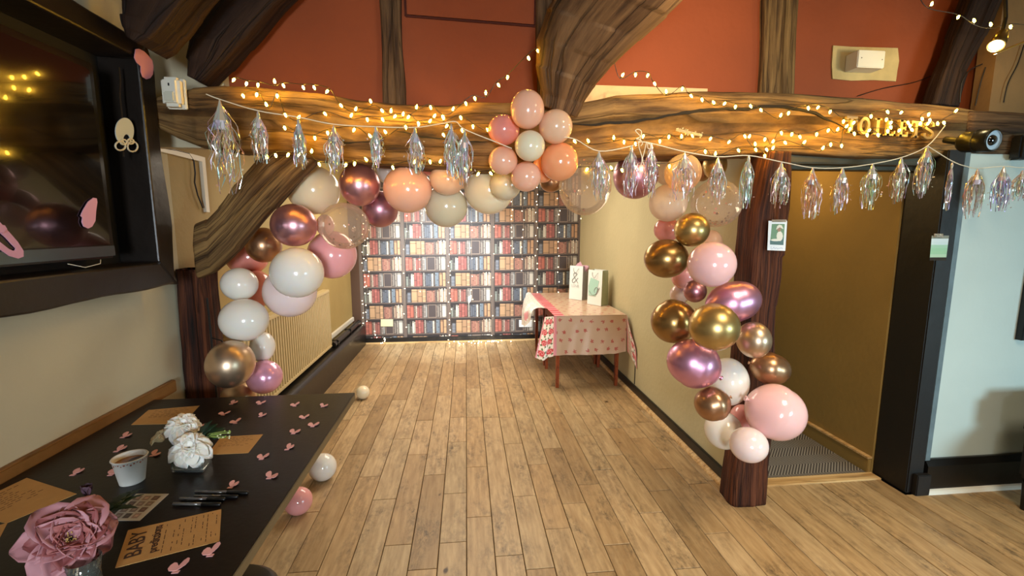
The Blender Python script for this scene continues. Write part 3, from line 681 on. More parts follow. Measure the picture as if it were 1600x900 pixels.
# wood rail on the left wall, sensor, trunking, cable
mb = MB(); mb.box((XL, -1.0, 0.735), (XL+0.028, 2.46, 0.80), ch=0.005); o = mb.build('trim_8', wood('brown_rail', '#4a2f14', '#80582c', '#95693a', gl=45, gc=2, coord='Object', bump=0.1, rough=0.5)); o['kind'] = 'structure'; o['label'] = 'brown wooden rail on the left wall behind the table'
sx = -1.50
c0, c1, c2, c3 = P(252, 120, x=sx), P(286, 125, x=sx), P(287, 170, x=sx), P(254, 168, x=sx)
yc = (c0.y+c1.y)/2; zc = (c0.z+c3.z)/2; hw_, hh_ = 0.045, 0.07
sn = thing('motion_sensor', 'white motion sensor in the corner between the screen frame and the long beam', 'sensor', (XL, yc, zc))
sA, sB = P(253, 120, Y=2.25), P(287, 169, Y=2.25); zc = (sA.z+sB.z)/2; hh_ = (sA.z-sB.z)/2; sn.location = (sA.x, 2.27, zc); ORG[sn.name] = Vector(sn.location)
mb = MB(); mb.box((sA.x-0.002, 2.27, zc-hh_), (sB.x+0.002, 2.285, zc+hh_), ch=0.004); mb.build('back_plate', M['white'], sn)
mb = MB(); mb.box((sA.x, 2.225, zc-hh_+0.003), (sB.x, 2.27, zc+hh_-0.003), ch=0.014); mb.build('housing', M['white'], sn)
mb = MB(); mb.box((sA.x+0.016, 2.216, zc-hh_*0.72), (sB.x-0.016, 2.23, zc-hh_*0.02), ch=0.006); mb.build('lens', plain('frosted_lens', '#cfcdbb', 0.2), sn)
mb = MB(); mb.box(((sA.x+sB.x)/2-0.003, 2.2235, zc+0.022), ((sA.x+sB.x)/2+0.003, 2.2255, zc+0.034)); mb.build('indicator', M['black'], sn)
mb = MB(); q0 = P(252, 221, x=XL+0.02); q1 = P(320, 240, x=XL+0.02)
mb.prism([(XL, 2.32, 2.015), (XL, 2.32, 1.985), (XL+0.018, 2.32, 1.985), (XL+0.018, 2.32, 2.015)], (0, 0.62, 0.0)); mb.box((XL, 2.905, 1.69), (XL+0.018, 2.94, 1.985))
tag(mb.build('cable_trunking', M['white']), 'white cable trunking running along the left wall then down', 'trunking')
mb = MB(); mb.tube([P(*q, x=XL+0.015) for q in ((256,232),(275,235),(295,240),(303,252),(305,270),(304,285),(309,305),(317,325))], 0.004, 6)
tag(mb.build('cable', M['cable']), 'thin black cable looping down below the white trunking', 'cable')
mb = MB(); mb.tube([(-1.40, 2.55, 1.22), (-1.395, 2.545, 1.0), (-1.40, 2.55, 0.85), (-1.392, 2.545, 0.6)], 0.006, 6); mb.tube([(-1.40, 2.55, 1.0), (-1.33, 2.52, 0.99), (-1.26, 2.45, 0.95)], 0.004, 6)
tag(mb.build('cable', M['cable']), 'black cable down the side of the left wall post', 'cable')

# ------------------------------------------------------------------ radiator
r0 = P(395, 505, x=-1.50); r1 = P(517, 450, x=-1.50)
ya, yb_ = 2.95, 4.93; zt, zb_ = 0.87, 0.355
rad = thing('radiator', 'cream ribbed panel radiator on the left wall of the alcove', 'radiator', (XL+0.05, 4, 0.3))
mb = MB(); nr = 42; V = []; xr0, xr1 = -1.498, -1.476
zb0, zt0 = 0.335, 0.905
pr = []
for k in range(nr):
    y0 = ya + (yb_-ya)*k/nr; wd = (yb_-ya)/nr
    pr += [(xr0, y0), (xr0, y0+wd*0.3), (xr1, y0+wd*0.45), (xr1, y0+wd*0.85)]
pr.append((xr0, yb_))
n = len(pr); V = [(x, y, zb0) for x, y in pr] + [(x, y, zt0) for x, y in pr]; mb.add(V, [(i, i+1, n+i+1, n+i) for i in range(n-1)])
mb.box((XL+0.03, ya, zb0), (xr0-0.001, yb_, zt0)); mb.build('ribbed_panel', M['radiator'], rad)
mb = MB(); mb.box((XL+0.025, ya-0.01, zt0), (xr1+0.006, yb_+0.01, zt0+0.035), ch=0.006); mb.build('top_grille', M['radiator'], rad)
mb = MB(); mb.box((XL+0.025, ya-0.01, zb0-0.03), (xr1+0.004, yb_+0.01, zb0), ch=0.006); mb.build('bottom_rail', M['radiator'], rad)
for yy in (ya-0.01, yb_): 
    mb = MB(); mb.box((XL+0.025, yy, zb0), (xr1+0.004, yy+0.012, zt0), ch=0.003); mb.build('side_panel', M['radiator'], rad)

# ------------------------------------------------------------------ balloons
def latex(c, tr=0.0, rough=0.16):
    m = plain('latex_' + c.strip('#'), c, rough, sss=0.25, coat=0.25); b = m.node_tree.nodes['Principled BSDF']; b.inputs['Coat Roughness'].default_value = 0.06
    return m
def chrome(n, c, rough=0.24): return plain(n, c, rough, metal=0.88, coat=0.15)
def clearmat(n, tint, haze):
    m = bpy.data.materials.new(n); m.use_nodes = True; nt = m.node_tree; N = nt.nodes; L = nt.links; N.remove(N['Principled BSDF']); out = N['Material Output']
    tr = N.new('ShaderNodeBsdfTransparent'); tr.inputs[0].default_value = rgb(tint); gl = N.new('ShaderNodeBsdfGlossy'); gl.inputs['Roughness'].default_value = 0.06
    tl = N.new('ShaderNodeBsdfDiffuse'); tl.inputs[0].default_value = rgb('#efe4d6')
    lw = N.new('ShaderNodeLayerWeight'); lw.inputs[0].default_value = 0.25
    m1 = N.new('ShaderNodeMixShader'); mr = N.new('ShaderNodeMapRange'); mr.inputs[3].default_value = haze; mr.inputs[4].default_value = min(1, haze + 0.30)
    pw = N.new('ShaderNodeMath'); pw.operation = 'POWER'; pw.inputs[1].default_value = 3.0; L.new(lw.outputs['Facing'], pw.inputs[0])
    tl2 = N.new('ShaderNodeBsdfTranslucent'); tl2.inputs[0].default_value = rgb('#fff4e6'); ms = N.new('ShaderNodeMixShader'); ms.inputs[0].default_value = 0.5; L.new(tl.outputs[0], ms.inputs[1]); L.new(tl2.outputs[0], ms.inputs[2])
    L.new(pw.outputs[0], mr.inputs[0]); L.new(mr.outputs[0], m1.inputs[0]); L.new(tr.outputs[0], m1.inputs[1]); L.new(ms.outputs[0], m1.inputs[2])
    m2 = N.new('ShaderNodeMixShader'); fr = N.new('ShaderNodeMath'); fr.operation = 'MULTIPLY'; fr.inputs[1].default_value = 0.5; L.new(lw.outputs['Fresnel'], fr.inputs[0]); L.new(fr.outputs[0], m2.inputs[0]); L.new(m1.outputs[0], m2.inputs[1]); L.new(gl.outputs[0], m2.inputs[2]); L.new(m2.outputs[0], out.inputs[0])
    return m
BM = {'cream': latex('#e9d9b8'), 'greycream': latex('#cfc4a8'), 'white': latex('#ebe6dd'), 'pinkwhite': latex('#eed9d6'), 'bluewhite': latex('#cfcac4'),
      'peach': latex('#eeb497'), 'palepeach': latex('#e3b999'), 'coral': latex('#e39285'), 'orange': latex('#f0a070'), 'pink': latex('#efa9ab'), 'palepink': latex('#efc0bf'),
      'rose': chrome('chrome_rose', '#d39aa2', 0.32), 'mauve': chrome('chrome_mauve', '#b98490', 0.36), 'magenta': chrome('pearl_pink', '#dc9fbd', 0.34), 'pearl': plain('pearl_pale_pink', '#e9a9c6', 0.25, metal=0.45, coat=0.3),
      'gold': chrome('chrome_gold', '#c2a468', 0.32), 'champ': chrome('chrome_champagne', '#cfb395', 0.34), 'dgold': chrome('chrome_bronze_gold', '#a37f4c', 0.28), 'bronze': chrome('chrome_brown_gold', '#ae8563', 0.32),
      'clear': clearmat('clear_latex', '#fbf3ea', 0.22), 'clearwhite': clearmat('milky_latex', '#fff0e4', 0.55), 'clearpeach': clearmat('sheer_peach_latex', '#f6d0b8', 0.40)}
# unit balloon: axis -Z is the neck
def unit_balloon(name, tear):
    prof = []; n = 22
    for i in range(n+1):
        a = math.pi*i/n; z = math.cos(a); r = math.sin(a)
        if tear and z < 0:
            k = -z; z = -k*(1+0.25*tear*k); r = r*(1+0.10*tear*math.sin(math.pi*k)) if k < 0.999 else 0.0
            r = max(r, 0.05*tear) if k > 0.97 else r
        elif z < 0: z *= 1.06
        prof.append((r, z))
    m_ = MB(); m_.lathe(prof, n=32); me = bpy.data.meshes.new(name); me.from_pydata(m_.v, [], m_.f); bm = bmesh.new(); bm.from_mesh(me); bmesh.ops.remove_doubles(bm, verts=bm.verts, dist=1e-4)
    bmesh.ops.recalc_face_normals(bm, faces=bm.faces); bm.to_mesh(me); bm.free(); me.polygons.foreach_set('use_smooth', [True]*len(me.polygons)); me.materials.append(None); return me
UB = unit_balloon('balloon', 0); UT = unit_balloon('balloon', 1)
m_ = MB(); m_.lathe([(0.03,-1.0),(0.045,-1.09),(0.05,-1.12),(0.09,-1.17),(0.11,-1.21),(0.07,-1.22),(0.0,-1.20)], n=12); UK = bpy.data.meshes.new('knot'); UK.from_pydata(m_.v, [], m_.f); UK.polygons.foreach_set('use_smooth', [True]*len(UK.polygons)); UK.materials.append(None)
UKT = UK.copy()
for v in UKT.vertices: v.co.z -= 0.19
CONFM = [plain('confetti_bronze', '#7d5a3a', 0.35, 0.5), plain('confetti_rose', '#d98d78', 0.4, 0.3)]
def confetti_mesh(seed, n, big):
    rnd = random.Random(seed); m_ = MB(); ids = []
    for k in range(n):
        a = rnd.uniform(0, 2*math.pi); low = rnd.random() < 0.75
        el = rnd.uniform(-1.35, -0.5) if low else rnd.uniform(-0.5, 1.2)
        d = Vector((math.cos(el)*math.cos(a), math.sin(el), math.cos(el)*math.sin(a)))   # y is up in balloon space
        m_.disc(d*0.955, big*rnd.uniform(0.7, 1.2), d, 8); ids.append(0 if rnd.random() < 0.55 else 1)
    me = bpy.data.meshes.new('confetti'); me.from_pydata(m_.v, [], m_.f); me.materials.append(CONFM[0]); me.materials.append(CONFM[1])
    for p, i in zip(me.polygons, ids): p.material_index = i
    return me
# cx, cy, rx, ry, Y, colour, neck angle in the image in degrees or None, confetti, label
B = [
 (490,297,43,39,2.74,'cream',None,0,'large cream balloon tucked under the top end of the diagonal brace'),
 (562,289,33,34,2.50,'rose',None,0,'rose-gold chrome balloon at the top of the left garland under the beam'),
 (594,327,29,29,2.70,'mauve',None,0,'dark mauve balloon peeping out between the rose-gold and the big peach ones'),
 (637,296,39,38,2.50,'peach',None,0,'largest peach balloon hanging below the middle-left of the beam'),
 (699,280,28,26,2.48,'palepeach',None,0,'dusky pale peach balloon right of the largest peach one'),
 (697,322,34,34,2.66,'greycream',None,0,'grey-cream balloon hanging lowest beneath the dusky pale peach one'),
 (764,297,39,39,2.62,'cream',None,0,'large cream balloon behind the left of the flower of balloons'),
 (790,288,25,26,2.44,'greycream',None,0,'small cream balloon just below the flower of balloons'),
 (459,352,38,34,2.46,'rose',None,0,'rosy pink chrome balloon beside the confetti one on the left'),
 (538,353,41,37,2.50,'clear',None,26,'see-through balloon with dark confetti in the left garland'),
 (508,352,15,17,2.54,'palepink',None,0,'tiny pink ball standing in for a refracted image in the left confetti balloon'),  # small ball added for the refracted image inside the confetti balloon
 (412,383,30,28,2.72,'bronze',None,0,'brown-gold chrome balloon left of the rosy pink one'),
 (519,398,40,38,2.72,'pink',None,0,'big pink balloon below the see-through left confetti one'),
 (386,401,36,29,2.86,'coral',None,0,'coral pink balloon half hidden behind the diagonal brace'),
 (464,426,44,40,2.38,'white',None,0,'large front white balloon of the left garland'),
 (453,456,44,40,2.56,'pinkwhite',None,0,'pinkish white balloon low behind the large front white one'),
 (374,444,31,26,2.42,'white',None,0,'small white balloon at the top of the left-hand white column'),
 (401,452,28,30,2.80,'coral',None,0,'coral pink balloon behind the small top white one'),
 (381,500,41,34,2.38,'white',None,0,'wide white balloon resting above the champagne gold one'),
 (410,542,21,24,2.56,'white',None,0,'small white balloon right of the wide white one'),
 (360,569,41,38,2.34,'champ',None,0,'big champagne gold chrome balloon beside the left wall post'),
 (413,589,30,27,2.48,'pearl',None,0,'pearly pink balloon just above the far edge of the dark table'),
 (372,618,29,22,2.50,'champ',None,0,'champagne balloon mostly hidden by the far edge of the dark table'),
 (606,268,20,20,2.76,'bluewhite',None,0,'small grey-white balloon behind the tassels left of the largest peach one'),
 (671,262,14,13,2.66,'coral',None,0,'small coral balloon showing between the two peach ones under the beam'),
 (735,262,16,15,2.72,'coral',None,0,'small coral balloon behind the pair of tassels left of the balloon flower'),
 (824,171,27,32,2.10,'peach',None,0,'top peach balloon of the flower on the beam'),
 (787,203,25,25,2.12,'coral',None,0,'coral balloon at the upper left of the flower'),
 (868,198,27,28,2.08,'palepeach',None,0,'pale peach balloon at the upper right of the flower'),
 (828,228,24,25,2.01,'cream',None,0,'cream balloon in the centre of the flower on the beam'),
 (786,251,23,23,2.13,'peach',None,0,'peach balloon at the lower left of the flower'),
 (874,253,30,31,2.10,'orange',None,0,'bright orange-peach balloon at the lower right of the flower'),
 (822,276,24,24,2.12,'peach',None,0,'peach balloon at the bottom of the flower'),
 (849,264,18,22,2.20,'orange',None,0,'orange balloon squeezed behind the bottom of the flower'),
 (914,290,42,48,2.36,'clear',None,14,'big see-through balloon hanging right of the flower with few flakes'),
 (993,275,36,37,2.48,'mauve',None,0,'mauve chrome balloon behind two tassels right of the big see-through one'),
 (861,284,18,17,2.62,'bronze',None,0,'small brown-gold balloon behind the right of the flower'),
 (1067,270,30,30,2.34,'clearpeach',None,0,'sheer peach balloon behind a tassel at the top of the right garland'),
 (1041,270,18,20,2.56,'clearwhite',None,6,'milky see-through balloon left of the sheer peach one'),
 (1117,258,20,22,2.56,'gold',None,0,'gold chrome balloon at the very top right of the right garland'),
 (1097,264,17,20,2.70,'bronze',None,0,'brown balloon between the sheer peach and the top gold ones'),
 (1044,317,31,30,2.40,'clearwhite',None,22,'milky white balloon with a line of brown confetti in its base'),
 (1119,318,42,38,2.36,'clear',None,60,'big see-through balloon with bronze confetti in the right garland'),
 (1042,359,21,20,2.60,'coral',None,0,'coral balloon left behind the upper gold one'),
 (1081,359,29,27,2.30,'gold',None,0,'olive gold chrome balloon under the milky confetti one'),
 (1112,379,18,20,2.56,'palepeach',None,0,'pale peach balloon right behind the olive gold one'),
 (1041,404,36,31,2.34,'dgold',None,0,'dark bronze-gold balloon left of the shiny pink one'),
 (1112,413,40,36,2.00,'palepink',None,0,'shiny pale pink balloon halfway down the right garland'),
 (1068,432,20,20,2.60,'pink',None,0,'pink balloon below the dark bronze-gold one'),
 (1086,455,19,18,2.28,'mauve',None,0,'small purple chrome balloon in the middle of the right garland'),
 (1062,460,16,16,2.66,'pinkwhite',None,0,'pinkish white balloon behind the small purple one'),
 (1146,472,45,32,2.08,'magenta',195,0,'wide lilac-pink chrome balloon in front of the oak post'),
 (1052,502,36,34,2.16,'dgold',25,0,'brown-gold balloon left of the big champagne gold one'),
 (1116,511,42,38,1.84,'gold',None,0,'biggest gold chrome balloon in the centre of the right garland'),
 (1178,531,29,29,2.0,'champ',None,0,'champagne gold balloon right of the biggest gold one'),
 (1084,568,44,37,2.00,'magenta',-28,0,'glossy magenta-pink teardrop balloon under the biggest gold one'),
 (1138,596,34,38,2.14,'white',None,0,'white balloon behind the magenta teardrop one'),
 (1204,576,33,25,2.08,'bronze',165,0,'bronze-gold pear-shaped balloon over the doorway side of the post'),
 (1113,631,29,27,1.96,'bronze',20,0,'small bronze balloon with its knot pointing to the post'),
 (1211,644,50,44,1.92,'palepink',155,0,'biggest pale pink balloon low in front of the doorway'),
 (1130,672,31,31,2.14,'white',None,0,'white balloon low on the right garland beside the right wall'),
 (1170,695,32,29,1.90,'pinkwhite',None,0,'lowest pearly pink-white balloon in front of the foot of the post'),
 (1161,655,22,24,2.14,'pink',None,0,'pink balloon behind the lowest pink-white one'),
]
# settle depths so that overlapping balloons touch without passing through each other
t_ = []; 
for b in B:
    t_.append(depth(P(b[0], b[1], Y=b[4])))
t0 = list(t_); nB = len(B)
for it in range(500):
    for i in range(nB):
        q_ = P(B[i][0], B[i][1], t=t_[i]); r_ = B[i][2]*t_[i]/F
        if B[i][0] > 1140 and B[i][1] > 350 and abs(q_.x-1.67) < 0.08+r_ and q_.y > 2.24-r_: t_[i] -= 0.01
        if B[i][0] > 1000 and q_.x + r_ > 1.59 and q_.y + r_ > 2.40: t_[i] -= 0.01
        for j in range(i+1, nB):
            bi, bj = B[i], B[j]
            dpx = math.hypot(bi[0]-bj[0], bi[1]-bj[1])
            if dpx > (max(bi[2], bi[3]) + max(bj[2], bj[3])): continue
            def R_(b, t): return 0.97*math.sqrt(b[2]*b[3])*t/F
            pi, pj = P(bi[0], bi[1], t=t_[i]), P(bj[0], bj[1], t=t_[j])
            need = (R_(bi, t_[i]) + R_(bj, t_[j]))*0.97; d = (pi-pj).length
            if d < need:
                sgn = 1 if t0[i] < t0[j] else -1; s = min(0.02, (need-d)*0.6)
                t_[i] -= sgn*s*0.5; t_[j] += sgn*s*0.5
for i in range(nB): t_[i] = max(1.6, min(3.6, t_[i]))
GL = {0: 'balloons of the left garland', 1: 'balloons of the flower on the beam', 2: 'balloons of the right garland'}
fwd_l = FWD
def place_balloon(c, rx, ry, rz, mk, neck, conf, label, group, seed=0, tx=0, ty=0):
    e = lambda r, t: math.sqrt(max((r*0.8)**2, r*r - (t*rz)**2))
    rx2, ry2 = e(rx, tx), e(ry, ty)
    o = bpy.data.objects.new('balloon', UT if neck is not None else UB); link(o)
    if neck is None: X, Z = RGT, -FWD      # local -Z (neck) points away
    else:
        a = math.radians(neck); nd = RGT*math.cos(a) + UP*math.sin(a); Z = -nd; X = nd.cross(FWD).normalized()
    Yv = Z.cross(X)
    if neck is None: S = (rx2, ry2, rz)
    else:
        S = ((ry2, rz, rx2*0.92) if rx > ry else (rx2, rz, ry2*0.92))
        c = c + Z*0.10*S[2]
    R = Matrix((X, Yv, Z)).transposed()
    o.matrix_world = Matrix.Translation(c) @ R.to_4x4() @ Matrix.Diagonal((*S, 1))
    o.material_slots[0].link = 'OBJECT'; o.material_slots[0].material = BM[mk]
    tag(o, label, 'balloon', group)
    k = bpy.data.objects.new('knot', UKT if neck is not None else UK); link(k); k.parent = o; k.material_slots[0].link = 'OBJECT'; k.material_slots[0].material = BM[mk]
    if conf:
        cf = bpy.data.objects.new('confetti', confetti_mesh(seed, conf, 0.045)); link(cf); cf.parent = o; cf['kind'] = 'stuff'
    return o
for i, b in enumerate(B):
    c = P(b[0], b[1], t=t_[i]); rx, ry = b[2]*t_[i]/F, b[3]*t_[i]/F
    g = GL[1] if 'flower' in b[8] and b[4] < 2.3 else GL[0] if b[0] < 830 else GL[2]
    place_balloon(c, rx*0.985, ry*0.985, min(rx, ry)*0.93, b[5], b[6], b[7], b[8], g, i, abs(b[0]-800)/F, abs(b[1]-450)/F)
for (px, py, r, mk, lab) in ((567,613,10.5,'cream','tiny cream balloon on the floor by the far corner of the dark table'), (504,730,21,'white','small white balloon on the floor beside the dark table edge'), (466,783,21,'pink','small pink balloon on the floor nearest the camera beside the dark table')):
    # rests on the floor: centre height equals radius
    t = 2.6
    for _ in range(30):
        R = r*t/F; q = P(px, py, z=R); t = depth(q)
    R = r*t/F; place_balloon(P(px, py, z=R*0.99), R, R, R*0.93, mk, None, 0, lab, 'balloons lying on the floor', 0)

# ------------------------------------------------------------------ fairy lights
def emis(name, c, s):
    m = bpy.data.materials.new(name); m.use_nodes = True; b = m.node_tree.nodes['Principled BSDF']
    b.inputs['Base Color'].default_value = rgb(c); b.inputs['Emission Color'].default_value = rgb(c); b.inputs['Emission Strength'].default_value = s; return m
EM = emis('warm_bulb', '#ffc23c', 105); EMW = emis('micro_led', '#ffe6bd', 14)
WIRE = plain('dark_green_wire', '#120f0a', 0.5)
m_ = MB(); m_.lathe([(0.0,0.0),(0.0042,0.002),(0.0058,0.009),(0.0036,0.017),(0.0,0.021)], n=8); BULB = bpy.data.meshes.new('bulb'); BULB.from_pydata(m_.v, [], m_.f); BULB.materials.append(EM)
def catmull(p, n=5):
    out = []
    for i in range(len(p)-1):
        a = p[max(i-1, 0)]; b_ = p[i]; c = p[i+1]; d = p[min(i+2, len(p)-1)]
        for k in range(n):
            t = k/n; out.append(0.5*((2*b_) + (c-a)*t + (2*a-5*b_+4*c-d)*t*t + (3*b_-a-3*c+d)*t**3))
    out.append(p[-1]); return out
def fairy(label, px, Y, dirs=None, dens=None, yfun=None):
    pts = [P(a, b_, Y=(yfun(a) if yfun else Y)) for a, b_ in px]
    g = thing('fairy_lights', label, 'fairy lights', tuple(pts[0]), 'warm fairy light strings')
    rnd = random.Random(len(px)*7 + int(px[0][0])); wp_ = []; m_ = MB()
    for i, p in enumerate(pts):
        ang = rnd.uniform(-0.7, 0.7); up = rnd.random() < 0.3
        dn = Vector((math.sin(ang), -0.1, math.cos(ang)*(1 if up else -1))).normalized(); root = p - dn*0.018
        wp_.append(root + Vector((0, 0.006, 0))); m_.tube([root + Vector((0, 0.006, 0)), root + dn*0.010], 0.0022, 5)
        o_ = bpy.data.objects.new('bulb', BULB); link(o_); o_.parent = g
        o_.matrix_world = Matrix.Identity(4); o_.location = root + dn*0.008 - ORG[g.name]; o_.rotation_euler = dn.to_track_quat('Z', 'Y').to_euler()
    m_.tube(catmull(wp_, 4), 0.0017, 5); m_.build('wire', WIRE, g)
S1 = [(365,125),(385,131),(403,133),(429,127),(443,134),(474,137),(491,137),(511,143),(533,165),(556,170),(579,158),(597,173),(611,173),(630,178),(651,167),(673,168),(692,183),(708,170),(728,162),(742,154),(759,145),(779,133),(793,121),(826,91),(841,80),(863,71)]
S2 = [(380,150),(401,148),(416,163),(433,150),(446,180),(467,183),(508,178),(549,180),(574,187),(598,187),(617,182),(638,183),(654,193),(679,181),(693,184),(720,184),(739,198),(762,203)]
S3 = [(445,200),(470,214),(492,216),(512,208),(553,203),(578,212),(602,206),(634,199),(654,194),(672,189),(698,197),(693,211),(722,204)]
def y1(a): return 2.27 if a < 800 else 2.16
fairy('warm bulb string climbing along the top of the beam to the curved brace', S1, 0, yfun=y1)
fairy('warm bulb string winding across the middle of the left half of the beam', S2, 2.265)
fairy('warm bulb string along the lower left face of the beam', S3, 2.255)
fairy('warm bulb string hanging under the beam across the balloon tops', [(417,245),(431,243),(450,242),(467,242),(487,236),(499,257),(540,258),(554,256),(572,249),(614,262),(648,253),(672,253),(688,252),(728,265),(747,272),(767,271),(917,265),(955,262),(972,266),(993,262),(1046,260),(1070,252),(1102,237),(1118,240),(1154,235),(1181,234),(1195,244)], 2.235)
fairy('warm bulb string stretched from the curved brace down the right half of the beam', [(957,97),(973,117),(993,117),(1012,118),(1023,131),(1041,143),(1066,139),(1080,150),(1097,156),(1115,160),(1132,162),(1149,167),(1173,166),(1189,172),(1220,180),(1232,177),(1263,169),(1278,168),(1297,175),(1318,190),(1334,192),(1361,182),(1387,175),(1408,176)], 2.25)
fairy('warm bulb string low along the right half of the beam to the sign', [(898,221),(919,220),(959,215),(975,222),(993,225),(1005,213),(1031,221),(1045,214),(1065,213),(1082,212),(1110,217),(1139,222),(1164,213),(1195,218),(1208,221),(1221,208),(1237,210),(1250,214),(1276,210),(1294,204),(1309,202),(1328,202)], 2.26)
fairy('warm bulb string bunched around the wooden sign letters', [(1198,234),(1227,223),(1257,222),(1286,231),(1298,226),(1315,228),(1323,197),(1335,209),(1355,211),(1372,211),(1358,204),(1387,205),(1392,199),(1405,204),(1392,192),(1385,187),(1419,192),(1422,197),(1425,203),(1438,193),(1450,193),(1441,186),(1451,179),(1453,188),(1465,193),(1475,192),(1494,173)], 2.235)
fairy('white-wired bulb string looped in the top right corner', [(1440,-10),(1456,6),(1497,27),(1522,32),(1548,38),(1579,42),(1610,44)], 2.1)
fairy('loose warm bulbs behind the confetti balloon in the right garland', [(1171,213),(1180,225),(1208,231)], 2.25)
# micro light curtain over the wallpaper
lc = thing('light_curtain', 'curtain of tiny warm white lights hung in strands over the bookshelf wallpaper', 'fairy lights', (0, 6.2, 0))
rnd = random.Random(3); mbu = MB()
def octa(p, r):
    p = Vector(p); mbu.add([p+Vector(q)*r for q in ((1,0,0),(-1,0,0),(0,1,0),(0,-1,0),(0,0,1),(0,0,-1))], [(0,2,4),(2,1,4),(1,3,4),(3,0,4),(2,0,5),(1,2,5),(3,1,5),(0,3,5)])
for (px, ya_, yb2, n) in ((568,300,533,26),(574,330,500,14),(633,330,520,7),(703,340,533,24),(738,300,470,9),(800,280,400,14),(817,310,420,8),(838,290,500,20),(873,300,480,15),(909,320,440,12),(658,330,450,6),(770,330,520,7)):
    pts = []
    for k in range(n):
        y = ya_ + (yb2-ya_)*(k+rnd.uniform(-0.3, 0.3))/max(n-1, 1); p = P(px + rnd.uniform(-2.5, 2.5), y, Y=6.205); p.z = max(p.z, 0.03); p.x = max(p.x, XL+0.02); pts.append(p); octa(p, 0.0065)
    pts.sort(key=lambda q: -q.z); m_ = MB(); m_.tube([Vector((pts[0].x, 6.21, 2.40))] + [q + Vector((0, 0.006, 0)) for q in pts], 0.0009, 4); m_.build('strand', plain('clear_wire', '#b9a68a', 0.4), lc)
for k in range(26):
    p = P(rnd.uniform(700, 800), 533, Y=6.15); octa((p.x, 6.15 + rnd.uniform(-0.16, 0.0), rnd.uniform(0.01, 0.03)), 0.008)
for k in range(9): octa((-1.3+rnd.uniform(0, .2), 6.16+rnd.uniform(-.06, 0), rnd.uniform(0.02, 0.2)), 0.007)
mbu.build('bulbs', EMW, lc, kind='stuff')
m_ = MB(); m_.tube(catmull([Vector((P(px, 533, Y=6.15).x, 6.12+0.03*math.sin(px), 0.006)) for px in range(690, 812, 9)], 3), 0.0012, 4)
m_.build('floor_wire', plain('clear_wire2', '#b9a68a', 0.4), lc)

# ------------------------------------------------------------------ foil tassel garland
FOIL = vcol('iridescent_foil', 0.22, 0.45, coat=0.6)
FC = [lin(c) for c in ('#d9d6cf', '#c7d6cf', '#e0c6cf', '#d8cfe0', '#bcd8d6', '#e9dcc0', '#b7c4b8', '#f0e6ea', '#dcb9a6')]
def tassel(px, top, bot, w, parent, Y, seed, tint=None):
    rnd = random.Random(seed); a = P(px, top, Y=Y); b_ = P(px, bot, Y=Y); Lg = a.z - b_.z; W = w/2*depth(a)/F
    m_ = MB()
    n = 7; pr = [(0.002, 0), (0.006, -0.05*Lg), (W*0.28, -0.14*Lg), (W*0.5, -0.24*Lg), (W*0.45, -0.34*Lg)]
    m_.lathe([(r, h) for r, h in pr], a, n=9, c=None)
    m_.c = [FC[rnd.randrange(len(FC))] for _ in m_.f]
    for k in range(54):
        an = rnd.uniform(0, 2*math.pi); ln = Lg*rnd.uniform(0.62, 1.06); sw = W*rnd.uniform(0.25, 1.25); segs = 7
        wv = rnd.uniform(0.0010, 0.0024); tw = rnd.uniform(0, 6); cl = FC[rnd.randrange(len(FC))] if not tint or rnd.random() < 0.45 else tint
        V = []; p0 = 0.08
        for i in range(segs+1):
            f = i/segs; r = sw*min(1, (f*2.2)**0.8)*(1 if f < 0.75 else 1-(f-0.75)*0.7); z = -ln*(p0+(1-p0)*f)
            j = 0.10*W*rnd.uniform(-1, 1)*(f > 0.2)*2
            p = a + Vector((math.cos(an)*r + j, math.sin(an)*r*0.8 + j*0.5, z)); t_a = tw + f*rnd.uniform(2, 7)
            d = Vector((math.cos(t_a), math.sin(t_a), rnd.uniform(-0.4, 0.4)))*wv; V += [p-d, p+d]
        m_.add(V, [(2*i, 2*i+1, 2*i+3, 2*i+2) for i in range(segs)]); m_.c += [tuple(min(1, q*rnd.uniform(0.7, 1.1)) for q in cl) for _ in range(segs)]
    # curled flakes
    for k in range(16):
        an = rnd.uniform(0, 6.28); z = -Lg*rnd.uniform(0.3, 0.95); r = W*rnd.uniform(0.8, 1.5); p = a + Vector((math.cos(an)*r, math.sin(an)*r*0.7, z))
        u = Vector((rnd.uniform(-1, 1), rnd.uniform(-1, 1), rnd.uniform(-1, 1))).normalized()*0.004; v = u.orthogonal().normalized()*0.003
        m_.add([p-u-v, p+u-v, p+u+v, p-u+v], [(0, 1, 2, 3)]); m_.c.append(FC[rnd.randrange(len(FC))])
    return m_.build('tassel', FOIL, parent)
YT = 2.0
def ty(px): return 2.02 if px < 1300 else 2.02 + (px-1300)/300*0.12
TS = [(343,155,297,44,None),(403,174,252,20,None),(466,184,262,16,None),(521,196,272,24,None),(587,198,262,18,None),(648,199,270,24,None),(705,193,280,20,None),(726,203,287,22,None),
      (936,236,310,26,None),(987,227,308,20,'#e3cfe0'),(1018,224,305,20,'#e6cdd6'),(1070,238,312,30,'#e8c9d0'),(1122,246,317,28,None),(1170,243,322,18,'#cfe0d6'),(1221,253,322,24,None),(1270,262,340,26,'#dba98c'),
      (1317,262,332,26,None),(1364,256,326,26,'#cfe3c6'),(1409,246,316,22,None),(1449,228,306,24,None),(1488,254,326,7,'#b9aec0'),(1528,263,338,24,'#c9a9a6'),(1569,260,328,26,'#b9b6e6'),(1598,266,312,18,None)]
